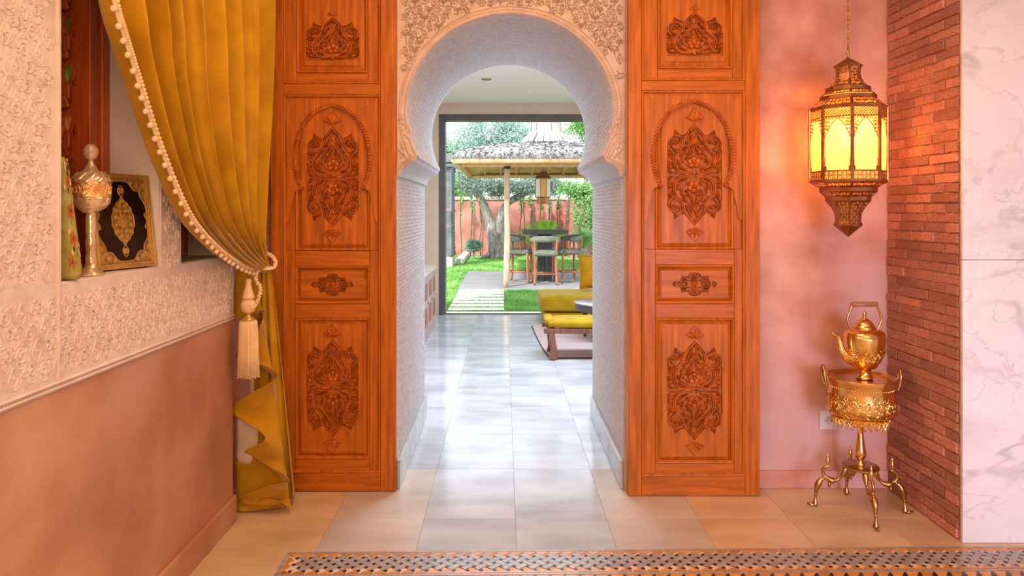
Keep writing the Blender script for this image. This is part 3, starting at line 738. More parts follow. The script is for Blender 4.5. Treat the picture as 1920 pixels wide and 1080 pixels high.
for X_, Y_, i, j in cells:
    if .055 < X_ < 3.35 and FW0+.012 < Y_ < FW1-.010:
        X2, Y2 = X_, Y_
        rz = -PI/4 if (i+j) % 2 == 0 else PI/4
        if nbar < 292: zpiece('bar', rectp(pz+dz-2*gz, pz-dz-2*gz), m_zg, 'grey_bar', (X2, Y2), rz); nbar += 1
for i in range(-10, 110):
    for j in range(-110, 60):
        u = i*pz; v = j*pz; X_, Y_ = (u+v)*c45, (v-u)*c45
        if .05 < X_ < 3.35 and FW0+.006 < Y_ < FW1-.004 and ndot < 295:
            zpiece('dot', rectp(dz-gz, dz-gz), m_zb, 'black_square', (X_, Y_), PI/4); ndot += 1
for k in range(66):
    x = .034+k*pz*c45*2
    zpiece('tri', [(-.0235, .012), (.0235, .012), (.0235, .006), (0, -.012), (-.0235, .006)], m_zo, 'ochre_triangle', (x, -.0285))
    zpiece('tri2', [(-.0235, -.012), (.0235, -.012), (.0235, -.006), (0, .012), (-.0235, -.006)], m_zo, 'ochre_triangle', (x, FW0-.0035))
for k in range(36):
    zpiece('strip', rectp(.096, .0125), m_zg, 'edge_strip', (.05+k*.098, -.0075))
    zpiece('strip', rectp(.096, .0125), m_zg, 'edge_strip', (.05+k*.098, FW0-.0255))
for k in range(10): zpiece('strip_v', rectp(.014, .096), m_zg, 'edge_strip', (.0075, -.066-k*.098))
for k in range(3): zpiece('tri3', [(-.012, -.022), (-.012, .022), (-.005, .022), (.012, 0), (-.005, -.022)], m_zo, 'ochre_triangle', (.030, -.068-k*.046))
for k in range(60):
    zpiece('tri4', [(-.026, .014), (.024, .014), (.0, -.016), (-.02, -.016)], m_zo if k % 2 else m_zo, 'ochre_triangle', (.06+k*.055, FW0-.052))
    zpiece('tri5', [(.026, .014), (.030, .014), (.026, -.016), (.003, -.016)], m_zb, 'black_triangle', (.06+k*.055, FW0-.052))
# ================================================================== CURTAIN
XCU = -1.085
E0 = [(1.62, 2.62), (1.80, 2.25), (1.945, 1.923), (1.99, 1.846), (2.075, 1.728), (2.22, 1.54), (2.425, 1.341), (2.66, 1.222), (2.88, 1.150), (3.06, 1.112), (3.15, 1.105)]
E1 = [(3.30, 2.62), (3.29, 2.3), (3.28, 2.0), (3.27, 1.75), (3.255, 1.55), (3.24, 1.38), (3.225, 1.27), (3.215, 1.21), (3.21, 1.17), (3.205, 1.14), (3.20, 1.125)]
E0s, E1s = cr(E0, 9), cr(E1, 9)
cur = thing('curtain', (XCU, 3.2, .003), 'mustard velvet curtain with pompom fringe, tied back beside the carved door', 'curtain')
def fold(s, v):
    k = 9.2; ph = 2*PI*k*(s**.92)+1.3*math.sin(5*s)+.9*math.sin(2.6*v+4*s)
    w = math.sin(ph); w = math.copysign(abs(w)**.75, w)+.28*math.sin(2.3*ph+1.1)*(1-v)
    a = .058*(1-v)**.6*(.35+.65*min(1, s*5+.15))+.008
    return a*w
def curtain_pt(s, v, x_off=0):
    n = len(E0s)-1; f = v*n; i = min(int(f), n-1); t = f-i
    a = tuple(p+(q-p)*t for p, q in zip(E0s[i], E0s[i+1])); b = tuple(p+(q-p)*t for p, q in zip(E1s[i], E1s[i+1]))
    y = a[0]+(b[0]-a[0])*s; z = a[1]+(b[1]-a[1])*s
    g = max(0, (v-.55)/.45)**2
    z += -.03*math.sin(PI*s)*g+.035*g*(s-.5)
    x = XCU+fold(s, v)+.052*math.sin(PI*min(1, s*1.02))*g+.012*math.sin(9*s+5*v)*v*(1-v)*2
    y += .22*fold(s+.03, v)
    return (x+x_off, y, z)
NS, NV = 260, 90
mb = MB(); mb.add([curtain_pt(i/NS, j/NV) for j in range(NV+1) for i in range(NS+1)],
                  [(j*(NS+1)+i, j*(NS+1)+i+1, (j+1)*(NS+1)+i+1, (j+1)*(NS+1)+i) for j in range(NV) for i in range(NS)])
o = mb.build('drape', m_velvet, cur, smooth=True)
sm = o.modifiers.new('thickness', 'SOLIDIFY'); sm.thickness = .004
# fringe along the free edge: braid and pompoms
edge = [curtain_pt(0, j/160) for j in range(161)]
br_ = MB(); br_.tube([(p[0]+.004, p[1]+.004, p[2]) for p in edge], .0105, 6, flat=.5); 
for j in range(0, 160):
    p, q = Vector(edge[j]), Vector(edge[j+1]); d = (q-p); k = max(1, int(d.length/.010))
    for t in range(k):
        c = p+d*((t+.5)/k); br_.sphere((c[0]+.010, c[1]+.005, c[2]), .0062, 5, 3)
br_.build('braid', m_cream, cur, smooth=True)
acc = 0; pom = MB().sphere((XCU, 3.2, .003), .0088, 10, 6).build('pompom', m_cream, cur, smooth=True); first = True
for j in range(160):
    p, q = Vector(edge[j]), Vector(edge[j+1]); acc += (q-p).length
    if acc > .040 and p.z < 2.2:
        acc = 0; t = (q-p).normalized(); nrm = Vector((0, -abs(t.z)-.1, -abs(t.y))).normalized()
        c = p+nrm*.018+Vector((.006, 0, 0)); o = pom if first else inst(pom, cur); first = False
        o.location = c-WL[cur.name]
# lower part: back sheet with vertical folds
lo = MB(); NS2, NV2 = 90, 50
def low_pt(s, v):
    zt, zb_ = 1.125, .022
    z = zt+(zb_-zt)*v
    wv = .25+.75*v**.75
    x = -1.055+(-.157*wv)*(1-s)+(.105*v**.85+.004)*s
    y = 3.225+.085*v*s+.05*v*(1-s)*.6+.022*(.3+v)*math.sin(2*PI*3.4*s+.6+1.2*v)
    return (x+.010*v*math.sin(2*PI*3.4*s+2), y, z+.012*v*math.sin(7*s))
lo.add([low_pt(.22+.78*i/NS2, j/NV2) for j in range(NV2+1) for i in range(NS2+1)],
       [(j*(NS2+1)+i, j*(NS2+1)+i+1, (j+1)*(NS2+1)+i+1, (j+1)*(NS2+1)+i) for j in range(NV2) for i in range(NS2)])
o = lo.build('lower_drape', m_velvet, cur, smooth=True); sm = o.modifiers.new('thickness', 'SOLIDIFY'); sm.thickness = .004
# cascade of the turned edge: ruled surface between a spine and a zigzag hem
spine = [(478, 492, 3.20), (488, 560, 3.21), (500, 640, 3.22), (514, 710, 3.22), (522, 780, 3.225), (530, 850, 3.23), (538, 905, 3.235), (544, 948, 3.24)]
hem = [(446, 500, 3.17), (436, 590, 3.20), (455, 594, 3.16), (498, 582, 3.13), (470, 640, 3.19), (440, 668, 3.22), (470, 676, 3.17), (521, 702, 3.11), (470, 738, 3.16), (434, 760, 3.20), (440, 778, 3.19), (497, 820, 3.12), (460, 845, 3.18), (478, 858, 3.17), (541, 899, 3.12), (498, 912, 3.17), (448, 936, 3.22), (474, 946, 3.20), (505, 934, 3.20), (552, 952, 3.20)]
def lerp_path(P, t):
    f = t*(len(P)-1); i = min(int(f), len(P)-2); q = f-i
    return tuple(a+(b-a)*q for a, b in zip(P[i], P[i+1]))
hs = cr(hem, 8); ca = MB(); n = len(hs); K = 12
for i, hpt in enumerate(hs):
    ty = min(1, max(0, (hpt[1]-492)/(948-492))); sp_ = lerp_path(spine, max(0, min(1, ty*.85+.15*i/(n-1))))
    A = at(*sp_); B = at(*hpt)
    for k in range(K+1):
        q = k/K; p = A.lerp(B, q); p.y += -.020*math.sin(PI*q)
        if p.z < .012: p.z = .012+.002*q
        ca.v.append(tuple(p))
ca.f = [(i*(K+1)+k, i*(K+1)+k+1, (i+1)*(K+1)+k+1, (i+1)*(K+1)+k) for i in range(n-1) for k in range(K)]
o = ca.build('cascade', m_velvet, cur, smooth=True); sm = o.modifiers.new('thickness', 'SOLIDIFY'); sm.thickness = .003
# cream lining and olive turned-up hem behind the cascade
def sheet(pts, mt, name, dy=.0):
    mb = MB(); q = [at(*p) for p in pts]; nx = 10
    a, b, c_, d_ = q
    for j in range(nx+1):
        for i in range(nx+1):
            u, v = i/nx, j/nx; p = a.lerp(b, u).lerp(d_.lerp(c_, u), v); p.y += .010*math.sin(6*u+3*v); p.z = max(p.z, .008); mb.v.append(tuple(p))
    mb.f = [(j*(nx+1)+i, j*(nx+1)+i+1, (j+1)*(nx+1)+i+1, (j+1)*(nx+1)+i) for j in range(nx) for i in range(nx)]
    o = mb.build(name, mt, cur, smooth=True); s_ = o.modifiers.new('t', 'SOLIDIFY'); s_.thickness = .003
sheet([(444, 772, 3.255), (500, 772, 3.255), (500, 872, 3.255), (441, 866, 3.255)], m_lining, 'lining')
sheet([(441, 862, 3.248), (520, 840, 3.248), (540, 952, 3.25), (442, 968, 3.215)], m_velvet, 'turned_hem')
# ---- tieback: cord, turned wooden bob, tassel
tx, ty_, k = -1.092, 3.075, 3.075/F
tb = thing('curtain_tieback', (tx, ty_, H-(710-VY)*k), 'cream rope tieback with turned bob and long fringed tassel', 'tieback')
ZT = lambda y: H-(y-VY)*k
ring_pts = [(-1.066+.058*math.cos(a), 3.165+.062*math.sin(a), 1.118-.018*math.cos(a+.6)+.03*max(0, math.sin(a))) for a in [2*PI*i/40 for i in range(41)]]
mb = MB()
for ph in range(3):
    mb.tube([(p[0]+.005*math.cos(i*.9+ph*2.09), p[1]+.005*math.sin(i*.9+ph*2.09), p[2]+.005*math.sin(i*.9+ph*2.09)) for i, p in enumerate(ring_pts)], .0048, 6)
mb.build('cord', m_cream, tb, smooth=True)
mb = MB(); 
loop = cr([(-1.055, 3.095, 1.100), (tx+.03, 3.08, 1.06), (tx+.052, 3.075, ZT(540)), (tx+.045, 3.07, ZT(560)), (tx+.026, 3.06, ZT(575)), (tx+.012, 3.05, ZT(570))], 8)
for i, p in enumerate(loop):
    for q in range(2): mb.sphere((p[0]+.004*math.cos(i*1.4+q*PI), p[1]+.003*math.sin(i*1.4), p[2]+.004*math.sin(i*1.4+q*PI)), .0058, 6, 4)
mb.build('twisted_cord', m_cream, tb, smooth=True)
mb = MB()
for i in range(6): mb.sphere((tx-.03+i*.013, ty_+.012, ZT(498)-.006*math.sin(i/5*PI)), .008, 8, 5)
mb.tube([(tx, ty_, ZT(500)), (tx, ty_, ZT(524))], .003, 6)
mb.build('beads', m_gold, tb, smooth=True)
prof = [(3, 525), (4, 520), (6, 527), (5, 531), (7, 542), (10, 551), (11.5, 557), (11.5, 559), (9, 560.5)]
mb = MB().lathe([(r*k, ZT(y)) for r, y in prof], 24, (tx, ty_, 0)); mb.build('neck', m_cream, tb, smooth=True)
mb = MB().lathe([(r*k, ZT(y)) for r, y in [(7, 560), (11.5, 563.5), (13.6, 569), (13.8, 575), (12, 582), (7, 587)]], 24, (tx, ty_, 0)); mb.build('bob', m_cream, tb, smooth=True)
mb = MB().lathe([(r*k, ZT(y)) for r, y in [(5, 586), (4.5, 591), (9, 595), (13.5, 598), (13.5, 600)]], 24, (tx, ty_, 0)); mb.build('collar', m_gold, tb, smooth=True)
sk_ = MB(); nst = 44
for layer, rr in ((0, 1.0), (1, .86)):
    for i in range(nst):
        a = 2*PI*i/nst+layer*.07; r = random.Random(i+layer*99)
        p = [(tx+math.cos(a)*q*k*rr, ty_+math.sin(a)*q*k*rr*.8, ZT(y)) for q, y in ((11, 599), (15.5, 603), (17, 625), (18, 665), (19.5+r.uniform(-.6, .6), 706+r.uniform(-3, 3)))]
        sk_.tube(p, .0030, 5)
sk_.build('tassel_skirt', m_cream, tb, smooth=True)
# ================================================================== ON THE WINDOW SILL
ZS = 1.1592
m_cloth = mat('green_floral_cloth', (.30, .27, .05), .85, col2=(.44, .38, .10), vscale=30, bump=.3, bscale=160)
cl = thing('floral_cloth_roll', (-1.255, 1.985, ZS), 'green floral woven cushion standing upright at the sill end by the glass goblet', 'cushion')
mb = MB(); nz, nu = 20, 28
def cloth_pt(a, t):
    xr = -1.160-.036*t; xl = -1.335; cx0, hw = (xr+xl)/2, (xr-xl)/2; th = .030*(1-.25*t)*(1 if 0 < t < 1 else .7)
    ca, sa = math.cos(a), math.sin(a)
    e = 1 if 0 < t < 1 else .9
    return (cx0+e*hw*math.copysign(abs(ca)**.55, ca), 1.965+.0*t+th*math.copysign(abs(sa)**.7, sa)+.012*(1-t), ZS+.003+.335*t)
mb.v = [cloth_pt(2*PI*i/nu, j/nz) for j in range(nz+1) for i in range(nu)]
mb.f = [(j*nu+i, j*nu+(i+1) % nu, (j+1)*nu+(i+1) % nu, (j+1)*nu+i) for j in range(nz) for i in range(nu)]+[tuple(range(nu)), tuple(nz*nu+i for i in range(nu))]
body = mb.build('cover', m_cloth, cl, smooth=True)
m_fred = mat('floral_red', (.50, .08, .02), .9); m_fpale = mat('floral_pale', (.78, .52, .30), .9); m_fdark = mat('floral_dark', (.06, .04, .02), .9)
def cm(u, v, h):                      # printed on the face towards the camera and room
    t = (v-ZS-.003)/.335; a = -PI/2+u; p = cloth_pt(a, max(.02, min(.98, t))); n = Vector((math.cos(a)*.7, math.sin(a), 0)).normalized()
    return (p[0]+n[0]*(h+.0006), p[1]+n[1]*(h+.0006), v)
A_ = MB(); B_ = MB(); D_ = MB(); r = random.Random(2)
FL_ = []
for (u, v, s_) in ((1.35, ZS+.19, .017), (1.3, ZS+.115, .018), (1.9, ZS+.022, .016), (1.5, ZS+.27, .014), (1.0, ZS+.05, .015)):
    A_ = MB(); FL_.append(A_)
    for q in range(5):
        aa = q*1.257; A_.dome(u+math.cos(aa)*s_*1.3, v+math.sin(aa)*s_*.75, s_*.55, .0006, lambda U, V, hh, u0=u: cm(u0+(U-u0)*9, V, hh))
    D_.dome(u, v, s_*.4, .0009, lambda U, V, hh, u0=u: cm(u0+(U-u0)*9, V, hh))
for q in range(26):
    u = r.uniform(.8, 2.4); v = ZS+r.uniform(.015, .32); sc_ = .02
    an = r.choice((.9, 2.2, 1.5)); L = sc_
    vs = []
    for (t, w) in ((0, 0), (.3, .3), (.6, .32), (1, 0)): vs.append((t, w))
    P_ = [(u+(t*math.cos(an)-w*math.sin(an))*L*10, v+(t*math.sin(an)+w*math.cos(an))*L) for t, w in vs]+[(u+(t*math.cos(an)+w*math.sin(an))*L*10, v+(t*math.sin(an)-w*math.cos(an))*L) for t, w in reversed(vs[1:-1])]
    (B_ if q % 3 else D_).prism(P_, cm, 0, .0006, back=False)
for pts in ([(1.3, ZS+.04), (1.6, ZS+.09), (2.1, ZS+.07)], [(1.3, ZS+.15), (1.6, ZS+.24), (1.4, ZS+.32)], [(1.9, ZS+.08), (2.0, ZS+.14), (1.8, ZS+.19)]):
    D_.ribbon([(u, v) for u, v in cr(pts, 6)], .003, .0006, cm, prof=RIDGE)
for A_ in FL_: A_.build('flower_motif', m_fred, cl)
B_.build('leaf_motif', m_fpale, cl); D_.build('stem_motif', m_fdark, cl)
# ---- lidded glass goblet
gx, gy = -1.214, 2.115; kg = gy/F; ZG = lambda y: H-(y-VY)*kg
zoff = ZS+.001-ZG(519)
m_silver = mat('gilt_glass', (.72, .46, .20), .12, .6, col2=(.92, .76, .52), vscale=18, bump=.5, bscale=28, coat=.8)
m_crys = mat('cut_crystal', (.9, .85, .75), .05, .25, col2=(.95, .6, .3), vscale=30, trans=.5)
m_giltband = mat('gilt_band', (.80, .34, .10), .3, .8, col2=(.95, .62, .28), vscale=70, bump=.4, bscale=120)
gb = thing('glass_goblet', (gx, gy, ZS+.001), 'tall lidded cut glass goblet with gilt band on the window sill', 'goblet')
L_ = lambda pr: [(r*kg, ZG(y)+zoff) for r, y in pr]
MB().lathe(L_([(24, 519), (25, 516), (20, 511), (14, 506), (10, 500), (9, 497)]), 8, (gx, gy, 0)).build('foot', m_silver, gb, smooth=True, auto=40)
mb = MB().lathe(L_([(9, 498), (9.5, 488), (8, 478), (9, 468), (10, 462), (9, 452), (8, 446), (9.5, 430), (9.5, 412), (8, 404), (11, 400)]), 12, (gx, gy, 0))
mb.build('stem', m_silver, gb, smooth=True, auto=50)
mb = MB().lathe(L_([(8, 403), (16, 399), (26, 392), (32, 384), (34, 376), (34, 373)]), 24, (gx, gy, 0))
RG = 30*kg
cyl = lambda rad: (lambda u, v, h: (gx+(rad(v)+h)*math.cos(u/RG), gy+(rad(v)+h)*math.sin(u/RG), v))
cb = cyl(lambda v: 34*kg)
for q in range(10):
    a = 2*PI*q/10; mb.ribbon([((a+.25*math.sin(t*2.5))*RG, ZG(399-24*t)+zoff) for t in [i/8 for i in range(9)]], .016, .004, cyl(lambda v: (12+21*min(1, max(0, (v-ZG(399)-zoff)/(24*kg)))**.6)*kg), prof=RIDGE)
mb.build('bowl', m_silver, gb, smooth=True)
mb = MB().lathe(L_([(34, 373), (34.8, 372), (34, 370), (34, 349), (34.8, 347), (34, 345)]), 32, (gx, gy, 0), capb=False, capt=False)
for q in range(14):
    a = 2*PI*q/14; rr = lambda v: 34*kg
    mb.ribbon([((a+.2*math.cos(t))*RG, ZG(359.5)+zoff+9*kg*math.sin(t)) for t in [2*PI*i/14 for i in range(15)]], .0028, .0014, cb, prof=RIDGE)
    for w in range(6):
        b = w*PI/3; mb.ribbon([(a*RG, ZG(359.5)+zoff), ((a+.15*math.cos(b))*RG, ZG(359.5)+zoff+7*kg*math.sin(b))], .0022, .0014, cb, prof=RIDGE)
mb.build('gilt_band', m_giltband, gb, smooth=True, auto=40)
mb = MB().lathe(L_([(34, 345), (32, 338), (26, 330), (18, 325), (13, 322), (9, 315), (5, 308), (4, 302)]), 24, (gx, gy, 0))
for q in range(10):
    a = 2*PI*q/10; mb.ribbon([((a+.5*t)*RG, ZG(344-18*t)+zoff) for t in [i/8 for i in range(9)]], .013, .004, cyl(lambda v: (34-12*min(1, max(0, (v-ZG(344)-zoff)/(18*kg)))**1.6)*kg), prof=RIDGE)
mb.build('lid', m_silver, gb, smooth=True)
MB().lathe(L_([(3, 303), (9, 299), (12.5, 292), (13, 285), (9.5, 277), (4, 273)]), 10, (gx, gy, 0)).build('crystal_knob', m_crys, gb)
# ---- ornamented black and gold book cover in a stand-up frame, leaning in the recess
B0, B1 = Vector((-1.268, 2.215, ZS)), Vector((-1.199, 2.455, ZS)); du = (B1-B0); bw = du.length; du.normalize()
nrm0 = Vector((du.y, -du.x, 0)); lean = .115; dvv = (Vector((0, 0, 1))*math.cos(lean)-nrm0*math.sin(lean)).normalized(); nrm = du.cross(dvv)
bh = .305
bkm = lambda u, v, h: tuple(B0+du*u+dvv*(v+.004)+nrm*(h+.002))
bk = thing('framed_book_cover', tuple((B0+B1)/2), 'black and gold ornamental book in a gilt frame leaning by the goblet', 'book')
MB().prism([(0, 0), (bw, 0), (bw, bh), (0, bh)], bkm, -.002, .014).build('board', m_black, bk, bevel=.001)
MB().ring(0, 0, bw, bh, [(-.001, 0), (-.001, .018), (.004, .020), (.010, .017), (.016, .019), (.018, .0145)], bkm).build('frame', m_gold, bk)
MB().ring(.0185, .0185, bw-.0185, bh-.0185, [(0, .0145), (0, .0175), (.003, .0165), (.003, .0145)], bkm).build('inner_border', m_gold, bk)
fld = MB(); orn = MB(); hx, hz = bw/2, bh/2; bi = lambda u, v, h: bkm(hx+u, hz+v, .0142+h)
wave = []                              # scalloped corner fields
for sx in (1, -1):
    for sy in (1, -1):
        mm = lambda u, v, h, sx=sx, sy=sy: bi(u*sx, v*sy, h)
        cc = cr([(.103, .0), (.092, .022), (.103, .030), (.098, .055), (.082, .078), (.076, .098), (.058, .100), (.046, .112), (.030, .128), (.0, .131)], 4)
        orn.ribbon(cc, .0035, .0016, mm, prof=RIDGE)
        ex_, ez_ = hx-.021, hz-.021; fld.prism([(ex_, 0)]+[p_ for p_ in cc if p_[0] < ex_ and p_[1] < ez_]+[(0, ez_), (ex_, ez_)], mm, 0, .0004, back=False)
        for (u, v, R) in ((.098, .118, .018), (.070, .118, .012), (.098, .088, .013), (.106, .062, .009), (.106, .040, .007), (.046, .126, .009), (.082, .106, .010), (.108, .100, .008), (.022, .134, .006)):
            orn.ribbon(spiral(u, v, R*.8, 1.6, 1, sx, 16), .0022, .0012, mm, prof=RIDGE)
            orn.flower(u, v, R*.55, 5, .0012, mm)
            for q in range(5): orn.leaf(u, v, q*1.257+.3, R, R*.35, .0011, mm, 0, .8)
med = cr([(0, .080), (.010, .066), (.020, .060), (.026, .050), (.036, .042), (.038, .028), (.045, .016), (.045, 0)], 4)
for sx in (1, -1):
    for sy in (1, -1):
        mm = lambda u, v, h, sx=sx, sy=sy: bi(u*sx, v*sy, h)
        orn.ribbon(med, .0035, .0018, mm, prof=RIDGE); fld.prism([(0, 0)]+list(reversed(med)), mm, 0, .0004, back=False)
        for (u, v, R) in ((.012, .050, .012), (.026, .034, .011), (.030, .012, .010), (.010, .032, .008), (.004, .064, .007)):
            orn.ribbon(spiral(u, v, R*.85, 1.5, 0, 1, 16), .0024, .0014, mm, prof=RIDGE)
            for q in range(6): orn.leaf(u, v, q*1.047, R*1.05, R*.4, .0012, mm, 0, .7)
for sy in (1, -1):
    mm = lambda u, v, h, sy=sy: bi(u, v*sy, h)
    orn.flower(0, .098, .011, 6, .0016, mm)
    orn.ribbon(cr([(0, .080), (.010, .090), (.011, .102), (0, .116), (-.011, .102), (-.010, .090), (0, .080)], 4), .003, .0014, mm, prof=RIDGE)
orn.flower(0, 0, .024, 10, .0016, bi); orn.dome(0, 0, .010, .0018, bi)
fld.build('gilt_field', mat('gilt_field', (.30, .16, .035), .4, .5, col2=(.50, .30, .08), vscale=90), bk)
orn.build('gold_ornament', m_gold, bk)
# ================================================================== HANGING LANTERN
lx, ly = 1.529, 3.20; kl = ly/F; ZL = lambda y: H-(y-VY)*kl
rotL = math.atan2(-ly, -lx)+math.radians(6)
m_pane = mat('amber_pane', (.9, .62, .22), .5, emis=(1, .46, .09), estr=.66, alpha=.80)
m_liner = mat('amber_liner', (.7, .3, .08), .6, emis=(1, .33, .06), estr=.6, alpha=.7)
ln = thing('moroccan_lantern', (lx, ly, ZL(444)), 'eight-sided pierced copper lantern glowing amber on a chain before pink wall', 'lantern')
def octo(pr): return [(r*kl, ZL(y)) for r, y in pr]
def lat(name, pr, mt=m_copper, capb=True, capt=True): return MB().lathe(octo(pr), 8, (lx, ly, 0), rotL, capb, capt).build(name, mt, ln)
lat('roof_cap', [(24, 124), (24.5, 122.5), (1.5, 108)])
lat('neck_liner', [(29, 163), (22, 152), (18.5, 140), (18, 130), (22, 124)], m_liner)
lat('upper_tier', [(39, 171.5), (39, 164.5), (33, 163.5), (33, 171.5)], capb=False, capt=False)
lat('upper_tier', [(49, 187), (49, 180.5), (40, 179.5), (40, 187)], capb=False, capt=False)
lat('tier_liner', [(63, 203), (47, 188), (46, 181), (37, 172)], m_liner)
lat('body_rim', [(67, 206), (67.5, 202), (65, 201), (64, 206)], capb=False, capt=False)
lat('body_rim', [(64, 338), (67.5, 338), (67.5, 342), (66, 343), (63, 341)], capb=False, capt=False)
lat('lower_tier', [(49, 352), (50, 352), (50, 358.5), (42, 359.5)], capb=False, capt=False)
lat('lower_tier', [(38.5, 369), (40, 369), (39.5, 376), (33, 377)], capb=False, capt=False)
lat('lower_liner', [(37, 370), (46, 360), (47, 353), (62, 342)], m_liner)
lat('tail_liner', [(20, 420), (19, 412), (20.5, 400), (26, 388), (33, 377)], m_liner)
lat('tip', [(.8, 444), (24.5, 423), (25, 421), (22, 420)])
def face_pts(r, y, k):
    a0 = rotL+2*PI*k/8; a1 = rotL+2*PI*(k+1)/8
    return Vector((lx+r*kl*math.cos(a0), ly+r*kl*math.sin(a0), ZL(y))), Vector((lx+r*kl*math.cos(a1), ly+r*kl*math.sin(a1), ZL(y)))
def face_map(k, prof):
    """(u 0..1 across, v px down the profile) -> point on face k of a tapering drum"""
    def m(u, y, h):
        pr = prof
        for (r0, y0), (r1, y1) in zip(pr[:-1], pr[1:]):
            if y0 <= y <= y1: break
        t = min(1, max(0, (y-y0)/(y1-y0))) if y1 != y0 else 0
        r = r0+(r1-r0)*t+h/kl
        a, b = face_pts(r, y, k); p = a.lerp(b, u); return tuple(p)
    return m
def fret(mb, k, prof, y0, y1, cols, rows, w=1.4, edge=2.2):
    """pierced scroll band on face k"""
    rmid = sum(r for r, y in prof)/len(prof); fw = 2*rmid*math.sin(PI/8)
    m = face_map(k, prof); mm = lambda u, v, h: m(u/fw, v, h)
    fl_ = ((-1, 0), (-.6, .002), (.6, .002), (1, 0))
    for yy in (y0+edge/2, y1-edge/2): mb.ribbon([(fw*i/6, yy) for i in range(7)], edge, 1, mm, prof=fl_)
    for uu in (edge*.5, fw-edge*.5): mb.ribbon([(uu, y0+(y1-y0)*i/6) for i in range(7)], edge, 1, mm, prof=fl_)
    cw, ch = (fw-2*edge)/cols, (y1-y0-2*edge)/rows
    for i in range(cols):
        for j in range(rows):
            cu, cv = edge+(i+.5)*cw, y0+edge+(j+.5)*ch; d = 1 if (i+j) % 2 else -1; R = min(cw, ch)*.52
            mb.ribbon([(cu+cw*.5*math.cos(t), cv+ch*.5*math.sin(t)) for t in [2*PI*q/10 for q in range(11)]], w, 1, mm, prof=fl_)
            mb.ribbon(spiral(cu, cv, R*.6, 1.0, d, d, 7, .1), w, 1, mm, prof=fl_)
            mb.ribbon([(cu-cw*.5, cv-ch*.5), (cu-cw*.3, cv-ch*.3)], w, 1, mm, prof=fl_); mb.ribbon([(cu+cw*.5, cv+ch*.5), (cu+cw*.3, cv+ch*.3)], w, 1, mm, prof=fl_)
NK = [(25, 124), (21, 130), (20.5, 140), (24, 152), (33, 163.5)]; T1 = [(39, 171.5), (49, 180)]; T2 = [(49, 187), (66.5, 203)]
B1_ = [(66.5, 342), (50, 352)]; B2_ = [(50, 359), (39.5, 369)]; TL = [(39, 376.5), (29, 388), (23, 400), (21.5, 412), (24, 421)]
